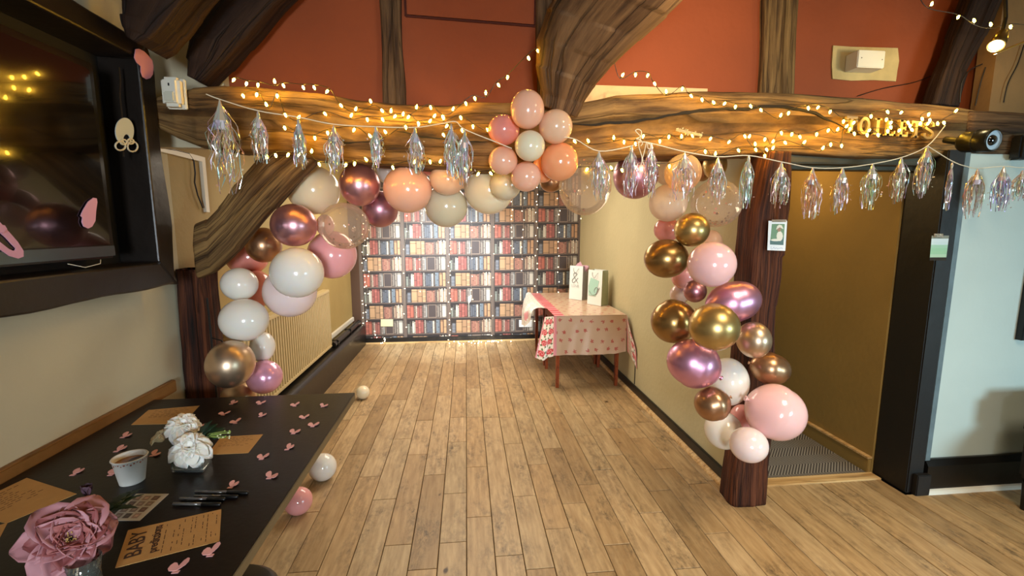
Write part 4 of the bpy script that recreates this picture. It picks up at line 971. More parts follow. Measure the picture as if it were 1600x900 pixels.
G = [thing('tassel_garland', 'left garland of iridescent foil tassels on a cream cord strung to the balloon flower', 'garland', tuple(P(343, 155, Y=YT)), 'foil tassel garlands'),
     thing('tassel_garland', 'long right garland of iridescent foil tassels sagging across the doorway', 'garland', tuple(P(1070, 238, Y=YT)), 'foil tassel garlands'),
     thing('tassel_garland', 'short tassel garland running off to the right over the pale wall', 'garland', tuple(P(1528, 263, Y=YT)), 'foil tassel garlands')]
for i, (px, a, b_, w_, tn) in enumerate(TS):
    g = G[0] if px < 800 else G[1] if px < 1470 else G[2]
    tassel(px, a, b_, w_, g, ty(px), 50+i, lin(tn) if tn else None)
def cordpts(l): return catmull([P(a, b_, Y=ty(a)) for a, b_ in l], 5)
for g, l in ((G[0], [(322,147),(343,155),(403,173),(466,183),(521,194),(587,198),(648,199),(690,193),(712,190),(726,202),(775,222),(800,232)]),
             (G[1], [(880,214),(900,218),(936,236),(987,228),(1000,222),(1018,224),(1070,237),(1122,245),(1170,243),(1221,253),(1270,262),(1317,262),(1364,256),(1409,246),(1449,228),(1477,196)]),
             (G[2], [(1449,228),(1488,252),(1510,260),(1528,263),(1569,260),(1598,262),(1640,258)])):
    m_ = MB(); m_.tube(cordpts(l), 0.0022, 6); m_.build('cord', M['cord'], g)
m_ = MB(); yb0 = 2.0
m_.tube(catmull([P(a, b_, Y=yb0) for a, b_ in ((999,222),(1001,214),(996,208),(993,204),(997,202),(1002,205),(1001,213),(994,217),(1000,218),(1004,224),(1001,228))], 4), 0.0020, 6)
m_.tube(catmull([P(a, b_, Y=yb0) for a, b_ in ((997,220),(999,232),(1003,246),(1002,256),(998,262))], 4), 0.0020, 6); m_.tube(catmull([P(a, b_, Y=yb0) for a, b_ in ((1010,222),(1007,236),(1004,248),(1006,258))], 4), 0.0020, 6)
m_.tube(catmull([P(a, b_, Y=yb0) for a, b_ in ((1010,222),(1016,226),(1016,232),(1012,231),(1012,224))], 4), 0.0020, 6)
tag(m_.build('ribbon', M['cord']), 'cream ribbon knotted with loops over the tassel cord right of the flower', 'ribbon')
# sparkling hair slides / glitter clips on the beam
GLI = plain('silver_glitter', '#d8d2c4', 0.3, 0.8, bump=1.0, bscale=300)
def clip(px, py, w_, h_, rot, Y, lab):
    p = P(px, py, Y=Y); m_ = MB(); rnd2 = random.Random(px)
    a = math.radians(rot); u = Vector((math.cos(a), 0, math.sin(a))); v = Vector((-math.sin(a), 0, math.cos(a))); sc = depth(p)/F
    for k in range(26):
        q = p + u*rnd2.uniform(-w_/2, w_/2)*sc + v*rnd2.uniform(-h_/2, h_/2)*sc; m_.box(tuple(q - Vector((.003,.003,.003))), tuple(q + Vector((.003,.003,.003))))
    m_.prism([p + (u*x + v*z)*sc for x, z in ((-w_/2,-h_/4),(w_/2,-h_/4),(w_/2,h_/4),(-w_/2,h_/4))], (0, 0.004, 0))
    tag(m_.build('glitter_clip', GLI), lab, 'clip')
clip(1077, 207, 44, 8, -10, 2.255, 'silver glitter clip fixed on the right half of the beam')

# ------------------------------------------------------------------ wooden sign letters
SG = thing('sign', 'carved wooden letters reading TOILETS on the right end of the beam', 'sign', tuple(P(1390, 195, Y=2.28)))
LM = plain('pale_carved_letter', '#8d7c5c', 0.6, bump=0.4, bscale=60)
pA, pB = P(1321, 194, Y=2.265), P(1462, 204, Y=2.265)
def strokes(ch):
    sr = 0.14
    R_ = {'T': [(0,.86,1,1),(.38,0,.62,.86),(.24,0,.76,.1),(0,.68,.12,.86),(.88,.68,1,.86)], 'I': [(.36,0,.64,1),(.18,0,.82,.1),(.18,.9,.82,1)], 'L': [(.18,0,.42,1),(.05,.9,.55,1),(.05,0,.95,.12),(.83,0,.95,.3)],
          'E': [(.16,0,.4,1),(.05,.88,.92,1),(.05,0,.95,.12),(.4,.45,.7,.56),(.8,.7,.92,.9),(.83,.1,.95,.3),(.66,.38,.74,.63)]}
    return R_.get(ch)
ud = (pB-pA).normalized(); up_ = Vector((0, 0, 1)); LW = (pB-pA).length/7; LH = 0.085
for i, ch in enumerate('TOILETS'):
    m_ = MB(); o0 = pA + ud*LW*(i+0.08); w_ = LW*0.82
    s_ = strokes(ch)
    base = o0 - up_*LH/2
    if s_:
        for (x0_, z0_, x1_, z1_) in s_:
            m_.prism([base + ud*w_*x + up_*LH*z for x, z in ((x0_,z0_),(x1_,z0_),(x1_,z1_),(x0_,z1_))], (0, 0.016, 0))
    elif ch == 'O':
        n = 28; V = []
        for (ax, az) in ((.5,.52),(.27,.34)):
            for k in range(n):
                a = 2*math.pi*k/n; V.append(base + ud*w_*(.5+ax*math.cos(a)) + up_*LH*(.5+az*math.sin(a)))
        V += [v + Vector((0, .016, 0)) for v in V]
        m_.add(V, [(k, (k+1)%n, n+(k+1)%n, n+k) for k in range(n)] + [(k, (k+1)%n, 2*n+(k+1)%n, 2*n+k) for k in range(n)] + [(n+k, n+(k+1)%n, 3*n+(k+1)%n, 3*n+k) for k in range(n)])
    else:
        cl = [(.88,.72),(.86,.88),(.62,.98),(.35,.95),(.15,.82),(.15,.66),(.35,.55),(.65,.46),(.86,.34),(.88,.18),(.68,.04),(.38,.02),(.14,.12),(.1,.3)]
        pts = catmull([base + ud*w_*x + up_*LH*z + Vector((0, .008, 0)) for x, z in cl], 4); V = []
        for k, p in enumerate(pts):
            tt = (pts[min(k+1, len(pts)-1)] - pts[max(k-1, 0)]).normalized(); nn = tt.cross(Vector((0, 1, 0))).normalized()*w_*0.10
            V += [p+nn-Vector((0,.008,0)), p-nn-Vector((0,.008,0)), p-nn+Vector((0,.008,0)), p+nn+Vector((0,.008,0))]
        m_.add(V, [(4*k+a, 4*k+(a+1)%4, 4*k+4+(a+1)%4, 4*k+4+a) for k in range(len(pts)-1) for a in range(4)] + [(0,1,2,3), tuple(4*(len(pts)-1)+a for a in range(4))])
    m_.build('letter', LM, SG)

# ------------------------------------------------------------------ upper right: box on its plaster patch, lamp, camera
bx = thing('junction_box', 'white box on an unpainted cream patch high on the terracotta wall', 'box', tuple(P(1355, 100, Y=2.55)))
V = [P(*q, Y=2.553) for q in ((1302,71),(1330,73),(1366,74),(1403,75),(1405,95),(1402,112),(1400,127),(1365,125),(1330,126),(1301,123),(1300,100))]
mb = MB(); mb.prism(V, (0, 0.007, 0)); mb.build('patch', plain('bare_cream_patch', '#c3ab74', 0.9, bump=0.3, var=0.15, vscale=9), bx)
a, b_ = P(1343, 77, Y=2.46), P(1383, 106, Y=2.46); mb = MB(); mb.box((a.x, 2.465, b_.z), (b_.x, 2.552, a.z), ch=0.004); mb.build('cover', M['white'], bx)
for (sx_, sy_) in ((1347,90),(1379,93)):
    p = P(sx_, sy_, Y=2.462); mb = MB(); mb.disc((p.x, 2.4635, p.z), 0.003, (0, -1, 0)); mb.build('screw', M['black'], bx)
lp = P(1556, 72, Y=2.05)
lm = thing('ceiling_lamp', 'lit ceiling spotlight glowing in the top right corner', 'lamp', tuple(lp))
ax_ = Vector((-0.55, -0.25, -0.62)).normalized()
mb = MB(); mb.lathe([(0.0,-0.10),(0.022,-0.10),(0.030,-0.05),(0.034,0.0),(0.030,0.002),(0.027,-0.006)], lp, ax_, 20); mb.build('lamp_head', plain('brass_grey', '#6d5a34', 0.3, 0.8), lm, smooth=True)
mb = MB(); mb.lathe([(0.0,-0.004),(0.014,-0.004),(0.026,-0.006)], lp, ax_, 20); mb.build('bulb', emis('spot_glow', '#ffdf9a', 60), lm)
mb = MB(); mb.tube([lp - ax_*0.09, lp - ax_*0.12 + Vector((0, 0, 0.06)), lp + Vector((0.06, 0.05, 0.34))], 0.008, 8); mb.build('arm', M['black'], lm)
mb = MB(); mb.tube([P(1553, 84, Y=2.0), P(1610, 62, Y=2.0)], 0.005, 6); tag(mb.build('rod', plain('brass_rod', '#c99a4a', 0.3, 0.7)), 'thin brass rod passing right beside the lit ceiling lamp', 'rod')
point('lamp_light', tuple(lp + ax_*0.07), 7, (1.0, 0.82, 0.5), 0.03)
cq = P(1508, 222, Y=2.14); cd_ = P(1552, 219, Y=2.02) - cq; axc = cd_.normalized(); Lc = cd_.length
scam = thing('security_camera', 'dark cylindrical camera with a pale ring lens at the right end of the beam', 'camera', tuple(cq))
mb = MB(); mb.lathe([(0,-0.02),(0.04,-0.018),(0.052,0.0),(0.055,Lc*0.5),(0.055,Lc),(0.046,Lc+0.004)], cq, axc, 28); mb.build('body', plain('olive_black_metal', '#26241a', 0.3, 0.5), scam, smooth=True)
mb = MB(); mb.lathe([(0.055,Lc*0.45),(0.0575,Lc*0.46),(0.0575,Lc*0.52),(0.055,Lc*0.53)], cq, axc, 28); mb.build('band', M['black'], scam)
mb = MB(); mb.lathe([(0.046,Lc+0.004),(0.046,Lc-0.004),(0.026,Lc-0.006)], cq, axc, 28); mb.build('lens_ring', plain('pale_blue_ring', '#b9ccd8', 0.2), scam)
mb = MB(); mb.lathe([(0.026,Lc-0.005),(0.02,Lc+0.004),(0.0,Lc+0.006)], cq, axc, 28); mb.build('lens', plain('lens_black', '#08090b', 0.05, coat=1), scam, smooth=True)
mb = MB(); mb.tube([cq, cq + Vector((0.0, 0.10, 0.03))], 0.018, 10); mb.build('bracket', M['black'], scam)
mb = MB(); mb.box((3.02, 2.23, 1.97), (3.10, 2.29, 2.10), ch=0.01); tag(mb.build('wall_box', M['black']), 'small black box under the camera at the top of the pale wall', 'box')
for i, l in enumerate(([(1500,160),(1503,130),(1515,110),(1535,100)], [(1524,165),(1532,130),(1540,105)], [(1568,160),(1575,130),(1590,100),(1600,70)])):
    mb = MB(); mb.tube(catmull([P(a, b_, Y=2.385) for a, b_ in l], 4), 0.003, 5)  # dark tubes stand in for cord shadows cast on the plaster
    tag(mb.build('cable', M['cable']), ('thin dark line for a cable shadow nearest the beam end on the upper right plaster', 'thin straight dark line for a cable shadow in the middle of the upper right plaster', 'thin dark line for a cable shadow at the right edge of the upper right plaster')[i], 'cable')
mb = MB(); mb.tube(catmull([P(a, b_, Y=2.553) for a, b_ in ((1340,150),(1380,138),(1430,128),(1470,112),(1490,100))], 5), 0.0025, 5)
tag(mb.build('wire', M['cable']), 'thin wire running up the terracotta wall towards the ceiling lamp', 'wire')

# ------------------------------------------------------------------ snapshots, picture, notes
ph = thing('photo_print', 'instant photo of a child in a sun hat clipped to the oak post', 'photo', tuple(P(1213, 392, Y=2.235)))
def quad(name, px, Y, mat, parent, dy=0.001, off=0): m_ = MB(); m_.prism([P(*q, Y=Y) - Vector((0, off, 0)) for q in px], (0, dy, 0)); return m_.build(name, mat, parent)
YP2 = 2.225
quad('card', [(1201,345),(1230,345),(1227,392),(1199,391)], YP2, plain('photo_card', '#e6e4e0', 0.4), ph)
quad('picture', [(1206,350),(1226,350),(1224,383),(1203,382)], YP2, plain('photo_green', '#5d7d3c', 0.4), ph, 0.0006, 0.0007)
quad('picture', [(1203,376),(1224,371),(1224,383),(1203,382)], YP2, plain('photo_dark_green', '#2c4a34', 0.4), ph, 0.0006, 0.0011)
def quadc(name, c0, rx_, ry_, Y, mat, parent, off): quad(name, [(c0[0]+rx_*math.cos(a/10*6.283), c0[1]+ry_*math.sin(a/10*6.283)) for a in range(10)], Y, mat, parent, 0.0005, off)
FM = [plain('photo_cream', '#ece3cc', 0.5), plain('photo_skin', '#a97c5c', 0.5)]
quadc('picture', (1218,369), 5, 8, YP2, FM[0], ph, 0.0015); quadc('picture', (1212,375), 8, 2, YP2, FM[0], ph, 0.0016); quadc('picture', (1217,358), 3.0, 4.2, YP2, FM[1], ph, 0.0019)
quad('picture', [(1212,359),(1214,353),(1217,351),(1221,352),(1224,358),(1221,357),(1218,355),(1214,358)], YP2, FM[0], ph, 0.0005, 0.0023)
mb = MB(); mb.tube(catmull([P(a, b_, Y=YP2-0.001) for a, b_ in ((1205,385),(1205,389),(1208,388),(1209,386),(1211,389),(1213,387),(1215,389),(1217,388),(1219,388),(1221,387),(1223,389))], 3), 0.0006, 4); mb.build('handwriting', plain('pen_blue', '#7c86ad', 0.6), ph)
quad('clip', [(1206,343),(1228,343),(1228,347),(1206,347)], YP2, GLI, ph, 0.004, 0.003)
p2 = thing('photo_print', 'curled pale green photo clipped to the black door frame', 'photo', tuple(P(1465, 408, Y=2.2)))
n = 8; V = []
for k in range(n+1):
    f = k/n; y = 368+39*f; Y = 2.225 - 0.02*math.sin(f*math.pi*0.9); V += [P(1456-3.5*f, y, Y=Y), P(1483-5*f, y, Y=Y+0.01)]
cl_ = [lin(c) for c in ('#8a8f84', '#d5e3e6', '#cfe0e0', '#a9cfb4', '#a2cda8', '#a6cfa8', '#bdd8b8', '#3d352f')]
obj('print', V, [(2*i, 2*i+1, 2*i+3, 2*i+2) for i in range(n)], vcol('glossy_print', 0.15), p2, col=cl_)
quad('clip', [(1461,365),(1474,365),(1474,371),(1461,371)], 2.215, GLI, p2, 0.006, 0.0)
pc = thing('picture_frame', 'black picture frame at the right edge on the pale wall', 'picture', tuple(P(1612, 531, Y=2.285)))
a = P(1590, 531, Y=2.285); b_ = P(1598, 400, Y=2.285)
mb = MB(); mb.box((a.x, 2.265, a.z), (a.x+0.03, 2.3, b_.z), ch=0.002); mb.box((a.x+0.33, 2.265, a.z), (a.x+0.36, 2.3, b_.z)); mb.box((a.x+.03, 2.265, a.z), (a.x+0.33, 2.3, a.z+0.03)); mb.box((a.x+.03, 2.265, b_.z-.03), (a.x+0.33, 2.3, b_.z)); mb.build('frame', M['black'], pc)
mb = MB(); mb.box((a.x+.028, 2.285, a.z+.028), (a.x+0.332, 2.299, b_.z-.028)); mb.build('canvas', plain('dark_print', '#111318', 0.3), pc)
# added dark chair whose back blocks the window light at the right edge
ch_ = thing('light_blocking_chair', 'added dark chair shading the pale wall at the right edge from the window', 'chair', (3.45, 1.75, 0))
mb = MB(); mb.box((3.10, 1.62, 0.16), (3.85, 2.1, 0.44), ch=0.04); mb.build('seat', M['black_timber'], ch_)
mb = MB(); mb.box((3.13, 2.02, 0.4), (3.85, 2.14, 0.66), ch=0.05); mb.build('backrest', M['black_timber'], ch_)
for (lx, ly) in ((3.15, 1.67), (3.8, 1.67), (3.15, 2.06), (3.8, 2.06)):
    mb = MB(); mb.lathe([(0.016, 0), (0.024, 0.17)], (lx, ly, 0), n=10); mb.build('leg', M['black'], ch_)
# notes and sockets on the wallpaper
for (px, mat_, lab) in (([(595,499),(614,499),(614,510),(595,510)], '#d8c79a', 'cream note taped low on the left of the bookshelf wallpaper'), ([(811,500),(831,500),(831,511),(811,511)], '#dfe0dc', 'white card low on the wallpaper left of the cloth-covered table')):
    V = [P(*q, Y=6.225) for q in px]; mb = MB(); mb.prism(V, (0, 0.006, 0)); tag(mb.build('note', plain('note_'+mat_[1:], mat_, 0.6)), lab, 'note')
V = [P(*q, Y=6.225) for q in ((731,464),(737,461),(736,470),(732,475))]; mb = MB(); mb.prism(V, (0, 0.004, 0)); tag(mb.build('price_tag', M['white']), 'small white tag in the middle of the bookshelf wallpaper', 'tag')

# ------------------------------------------------------------------ near table and what lies on it
TZ = 0.76; TX0, TX1, TY0, TY1 = -1.538, -0.578, -0.1, 2.275
nt_ = thing('dining_table', 'long dark-topped table along the left wall strewn with pink confetti', 'table', ((TX0+TX1)/2, 1.1, 0))
mb = MB(); mb.box((TX0, TY0, TZ-0.006), (TX1, TY1, TZ), ch=0.002); mb.build('tabletop', plain('dark_brown_laminate', '#150d0b', 0.36, spec=0.3, bump=0.05, bscale=60, var=0.12, vscale=8), nt_)
mb = MB(); mb.box((TX0+0.002, TY0+0.002, TZ-0.038), (TX1+0.001, TY1-0.001, TZ-0.006), ch=0.002); mb.build('edge_band', plain('worn_tan_edge', '#75664a', 0.5, var=0.2, vscale=5), nt_)
for (lx, ly) in ((TX0+0.25, 0.35), (TX1-0.42, 0.35), (TX0+0.25, 1.80), (TX1-0.42, 1.80)):
    mb = MB(); mb.box((lx-0.03, ly-0.03, 0.0), (lx+0.03, ly+0.03, TZ-0.038), ch=0.004); mb.build('leg', M['black'], nt_)
# stool foot at the bottom edge
st_ = P(412, 905, z=0.45); mb = MB(); mb.lathe([(0,0.40),(0.15,0.40),(0.17,0.42),(0.17,0.455),(0.15,0.47),(0,0.475)], (st_.x-0.09, st_.y-0.10, 0), n=30)
so = thing('stool', 'dark round stool under the near edge of the table', 'stool', (st_.x-0.09, st_.y-0.10, 0)); mb.build('seat', M['black'], so, smooth=True)
for k in range(4):
    a = k*math.pi/2+0.6; mb = MB(); mb.tube([(st_.x-0.09+0.10*math.cos(a), st_.y-0.10+0.10*math.sin(a), 0.41), (st_.x-0.09+0.16*math.cos(a), st_.y-0.10+0.16*math.sin(a), 0.0)], 0.014, 8); mb.build('leg', M['black'], so)
KR = plain('kraft_card', '#b98d52', 0.8, bump=0.1, bscale=200, var=0.05, vscale=30); INK = plain('brown_ink', '#3a2010', 0.8)
def card(name, px, mat, lab, th=0.0012, dz=0, grp=None):
    V = [P(*q, z=TZ+dz) for q in px]; m_ = MB(); m_.prism(V, (0, 0, th)); o_ = m_.build(name, mat); tag(o_, lab, 'card', grp); return o_, V
def textline(o_, V, u0, v0, u1, h, seed, parent):   # rows of tiny illegible print
    pass
def cardmap(V):   # V: corner order a(0,0) b(1,0) c(1,1) d(0,1)
    a, b_, c, d = V
    return lambda u, v: a*(1-u)*(1-v) + b_*u*(1-v) + c*u*v + d*(1-u)*v
KC = [([(205,664),(232,641),(312,634),(286,662)], 'kraft card behind the white roses at the far end of the dark table'),
      ([(324,711),(345,683),(411,679),(388,708)], 'kraft card right of the white rose arrangement'),
      ([(180,888),(200,829),(346,796),(343,846)], 'kraft prediction card with hand-lettered heading at the near edge of the table'),
      ([(10,818),(-70,800),(42,747),(120,772)], 'kraft card behind the pink rose against the left edge'),
      ([(-60,862),(-55,838),(12,817),(0,840)], 'corner of a kraft card left of the pink rose')]
for i, (px, lab) in enumerate(KC):
    o_, V = card('prediction_card', px, KR, lab, grp='kraft prediction cards on the dark table')
    f = cardmap([v + Vector((0, 0, 0.0015)) for v in V]); m_ = MB(); rnd = random.Random(i)
    # print: lines run across the short side; long side is u
    if i < 4:
        long = 1
        for k in range(9 if i != 2 else 7):
            u = 0.42 + 0.06*k if i != 2 else 0.46+0.07*k
            v0_ = rnd.uniform(0.1, 0.2); v1_ = rnd.uniform(0.6, 0.9)
            g_ = (lambda a, b2: f(b2, a)) if i == 2 or i == 3 else (lambda a, b2: f(a, b2))
            n_ = 7
            for q in range(n_):
                if rnd.random() < 0.25: continue
                s0 = v0_+(v1_-v0_)*q/n_; s1 = s0+(v1_-v0_)/n_*0.7
                if i == 2: V4 = [f(s0, u), f(s1, u), f(s1, u+0.012), f(s0, u+0.012)]
                else: V4 = [f(u, s0), f(u, s1), f(u+0.012, s1), f(u+0.012, s0)]
                m_.add(V4, [(0, 1, 2, 3)])
        if i == 2:
            m_ = MB()
            for u in (0.30, 0.36, 0.41, 0.50, 0.55, 0.60, 0.68, 0.72, 0.80, 0.85, 0.90, 0.95):
                v = 0.08
                while v < 0.9:
                    ln = rnd.uniform(0.03, 0.14)
                    if rnd.random() < 0.6: m_.add([f(v, u), f(min(v+ln, .93), u), f(min(v+ln, .93), u+0.007), f(v, u+0.007)], [(0, 1, 2, 3)])
                    v += ln + 0.03
        m_.build('printed_lines', INK, o_)
# heading, drawn as strokes: BABY / predictions
def text_on(o_, txt, org, ud_, vd_, size, mat, name='lettering', bold=0.0):
    cu = bpy.data.curves.new(name, 'FONT'); cu.body = txt; cu.size = size; cu.offset = bold; cu.extrude = 0.0002
    t = bpy.data.objects.new(name, cu); link(t); t.parent = o_
    n_ = ud_.cross(vd_).normalized(); R = Matrix((ud_.normalized(), vd_.normalized(), n_)).transposed()
    t.location = Vector(org) - ORG[o_.name]; t.rotation_euler = R.to_euler(); cu.materials.append(mat)
    bpy.context.view_layer.update(); me = bpy.data.meshes.new_from_object(t.evaluated_get(bpy.context.evaluated_depsgraph_get())); t2 = bpy.data.objects.new('print_line', me); link(t2); t2.parent = o_; t2.location = t.location; t2.rotation_euler = t.rotation_euler; t2.name = name; bpy.data.objects.remove(t); return t2
o_, V = None, [P(*q, z=TZ+0.0018) for q in KC[2][0]]
k3 = [o for o in SC.objects if o.get('label') == KC[2][1]][0]
a, b_, c, d = V    # a near-left, b far-left, c far-right, d near-right
vd = (a-d).normalized(); ud2 = (b_-a).normalized(); vd = Vector((0,0,1)).cross(ud2)
Lw = (b_-a).length
text_on(k3, 'BABY', a + ud2*Lw*0.16 - vd*0.045, ud2, vd, Lw*0.30, INK, bold=0.0004)
text_on(k3, 'predictions', a + ud2*Lw*0.12 - vd*0.078, ud2, vd, Lw*0.17, INK, bold=0.0003)
# photo sheet
ps_, V = card('photo_sheet', [(168,814),(213,772),(264,772),(218,814)], plain('white_sheet', '#c9c6c2', 0.5), 'white sheet of small photos between the cup and the near kraft card')
f = cardmap([v + Vector((0, 0, 0.0016)) for v in V]); m_ = MB(); rnd = random.Random(8)
for r_ in range(4):
    for c_ in range(3):
        u0 = 0.08 + r_*0.22; v0_ = 0.08 + c_*0.28; cc = [lin('#6b5550'), lin('#8b7a74'), lin('#4f4440'), lin('#a58e88')][rnd.randrange(4)]
        m_.add([f(u0, v0_), f(u0+0.17, v0_), f(u0+0.17, v0_+0.2), f(u0, v0_+0.2)], [(0, 1, 2, 3)], cc)
        m_.add([v + Vector((0, 0, 0.0002)) for v in (f(u0+.05, v0_+.05), f(u0+0.12, v0_+.05), f(u0+0.12, v0_+0.15), f(u0+.05, v0_+0.15))], [(0, 1, 2, 3)], tuple(min(1, q*1.8) for q in cc))
m_.build('photos', vcol('photo_ink', 0.4), ps_)
# cup
cb = P(207, 752, z=TZ); zr_ = P(203, 713, Y=cb.y+0.0).z - TZ
cup = thing('paper_cup', 'white paper cup with a red-patterned rim and coffee inside, left of the white roses', 'cup', tuple(cb))
Rt, Rb = 0.047, 0.034; Hc = zr_*0.98
mb = MB(); mb.lathe([(0, 0.004), (Rb-0.003, 0.004), (Rb, 0.0), (Rb+0.0005, 0.003), (Rt, Hc-0.002), (Rt+0.003, Hc), (Rt+0.001, Hc+0.003), (Rt-0.002, Hc), (Rb, 0.01), (0, 0.01)], cb, n=36); mb.build('cup_body', plain('white_paper', '#e3e1da', 0.5), cup, smooth=True)
mb = MB()
for k in range(34):
    a = 2*math.pi*k/34; rr = Rt + 0.0006 - (Rt-Rb)*0.10; z = TZ + Hc*0.90 + 0.003*math.sin(k*2.1)
    q = Vector((cb.x+rr*math.cos(a), cb.y+rr*math.sin(a), z)); rr2 = 0.0032*(0.6+0.5*abs(math.sin(k*1.7))); mb.disc(q, rr2, (math.cos(a), math.sin(a), 0), 5)
mb.build('rim_pattern', plain('red_brown_print', '#9a5236', 0.6), cup)
mb = MB(); mb.disc(cb + Vector((0, 0, Hc*0.82)), Rb+(Rt-Rb)*0.80, (0, 0, 1), 32); mb.build('coffee', plain('milky_coffee', '#8a5c2c', 0.25, var=0.3, vscale=40), cup)
mb = MB(); mb.disc(cb + Vector((0.014, 0.010, Hc*0.82+0.0008)), 0.022, (0, 0, 1), 14); mb.build('coffee_residue', plain('dark_coffee', '#2c140a', 0.4), cup)
# pens
for i, (x0_, y0_, x1_, y1_) in enumerate(((305,768,388,770),(304,775,372,776),(281,779,352,780),(271,787,345,788))):
    a, b_ = P(x0_, y0_, z=TZ+0.0055), P(x1_, y1_, z=TZ+0.0055); m_ = MB(); g = thing('pen', ('farthest of the four black-capped pens lying near the kraft card', 'second farthest of the four black-capped pens', 'second nearest of the four black-capped pens', 'nearest of the four black-capped pens')[i], 'pen', tuple(a - Vector((0,0,0.0055))), 'black-capped pens on the dark table')
    d = (b_-a); m_.tube([a, a+d*0.62], 0.0045, 10); m_.build('barrel', plain('smoky_barrel', '#4d4a48', 0.15, coat=0.5), g, smooth=True)
    m_ = MB(); m_.tube([a+d*0.60, a+d*0.98, a+d], [0.0055, 0.0055, 0.004], 10); m_.build('cap', M['black'], g, smooth=True)
# pink footprint confetti
def foot_outline():
    o1 = []
    for k in range(10):
        a = math.pi*2*k/10; r = 0.011*(1+0.18*math.cos(a)); o1.append((0.0165 + math.cos(a)*0.0165, 0.006 + math.sin(a)*r*0.85*(1.0 + 0.35*math.cos(a))))
    return o1
FP = plain('pink_confetti', '#dca3a3', 0.6)
FT = [(361,632,'nearest the far edge of the table, below the big champagne balloon'),(405,632,'at the far edge of the table under the pearly pink balloon'),(460,635,'far right half of the table, third along its far row'),(504,636,'in the far right corner of the table'),
      (348,649,'just behind the green leaves of the white rose arrangement'),(407,651,'in the middle of the table, second row from the far edge'),(367,662,'right of the green leaves and berries'),(474,654,'second row from the far edge, right of the middle'),(488,667,'closest to the right table edge'),
      (458,678,'right of the kraft card corner, towards the right edge'),(448,703,'midway along the right part of the table'),(408,718,'just right below the kraft card by the roses'),(420,748,'nearest to the white floor balloon'),(359,763,'touching the farthest pen'),
      (328,869,'below the lettered kraft card near the bottom edge'),(274,895,'cut by the bottom edge of the picture'),(191,684,'farthest left, between the far kraft card and the cup'),(181,706,'just behind the paper cup on its left'),(172,743,'touching the left base of the paper cup'),
      (113,743,'alone left of the cup above the pink rose'),(237,713,'between the cup rim and the white roses'),(310,671,'between the far kraft card and the white rose leaves')]
rnd = random.Random(21)
for i, (px, py, lab) in enumerate(FT):
    p = P(px, py, z=TZ); rot = rnd.uniform(-0.5, 0.6); spr = rnd.uniform(0.7, 1.6); m_ = MB(); sc = 1.0*rnd.uniform(0.85, 1.05)
    for s_ in (-1, 1):
        ol = foot_outline(); V = []
        for (x, y) in ol:
            x2 = x*s_; a = spr*s_*0.5 + rot; x3 = x2*math.cos(a) - y*math.sin(a); y3 = x2*math.sin(a) + y*math.cos(a)
            V.append((p.x + x3*sc*0.75, p.y + y3*sc*1.35, p.z + 0.001 + 0.004*abs(x)/0.03))
        m_.prism(V, (0, 0, 0.0012))
    a = rot; m_.box((p.x-0.008, p.y-0.003, p.z+0.0005), (p.x+0.008, p.y+0.006, p.z+0.0018))
    tag(m_.build('confetti_feet', FP), 'pink footprint confetti ' + lab, 'confetti', 'pink footprint confetti on the dark table')

# flowers
def petal(c, axis, az, tilt, ln, wd, cup, curl=0.25, seed=0, n=8):
    """petal rooted at c, leaning out from axis by tilt"""
    A = Vector(axis).normalized(); e = A.orthogonal().normalized(); f_ = A.cross(e); R = e*math.cos(az)+f_*math.sin(az); T = A.cross(R)
    V = []; UVn = n
    for i in range(n+1):
        s = i/n
        ang = tilt*(0.35+0.65*s) + curl*s*s
        base = c + R*(ln*0.06) + (A*math.cos(ang) + R*math.sin(ang))*ln*s
        w_ = wd*math.sin(math.pi*(0.10+0.46*s))*(math.sqrt(max(0.02, 1-((s-0.6)/0.4)**2)) if s > 0.6 else 1)
        for j in range(n+1):
            t = j/n*2-1
            up2 = cup*w_*(1-t*t); nz = noise.noise(Vector((s*2.3+seed, t*1.7, az*3)))*0.10*ln*s
            inw = (-R*math.cos(ang) + A*math.sin(ang))
            V.append(base + T*t*w_ - inw*up2*(-1)*(-1)*0 + inw*(cup*w_*t*t) + inw*nz)
    Fc = [(i*(n+1)+j, i*(n+1)+j+1, (i+1)*(n+1)+j+1, (i+1)*(n+1)+j) for i in range(n) for j in range(n)]
    return V, Fc
def rose(parent, c, axis, R, mats, rings, seed, name='petal'):
    rnd = random.Random(seed); c = Vector(c)
    for ri, (cnt, tilt, ln, wd, cup) in enumerate(rings):
        off = rnd.uniform(0, 6.28)
        for k in range(cnt):
            az = off + 2*math.pi*k/cnt + rnd.uniform(-0.15, 0.15)
            V, Fc = petal(c, axis, az, tilt*rnd.uniform(0.85, 1.15), ln*R*rnd.uniform(0.9, 1.08), wd*R*rnd.uniform(0.9, 1.1), cup, 0.35, seed+k+ri*10)
            o_ = obj(name, V, Fc, mats[ri % len(mats)], parent, smooth=True)
            sm = o_.modifiers.new('s', 'SOLIDIFY'); sm.thickness = 0.0014
def leaf(parent, base, dirv, up, ln, wd, mat, lobes=3, name='leaf', seed=0):
    d = Vector(dirv).normalized(); u = Vector(up).normalized(); s_ = d.cross(u).normalized(); V = []; n = 12
    for i in range(n+1):
        t = i/n; w_ = wd*math.sin(math.pi*min(1, t**0.8))*(0.75+0.25*math.cos(t*lobes*2*math.pi*1.5)) + 0.0005; z = -0.25*ln*t*t + 0.06*ln
        p = Vector(base) + d*ln*t + u*z; V += [p - s_*w_ + u*w_*0.25, p, p + s_*w_ + u*w_*0.25]
    o_ = obj(name, V, [(3*i+k, 3*i+k+1, 3*i+4+k, 3*i+3+k) for i in range(n) for k in (0, 1)], mat, parent, smooth=True); sm = o_.modifiers.new('s', 'SOLIDIFY'); sm.thickness = 0.001; return o_
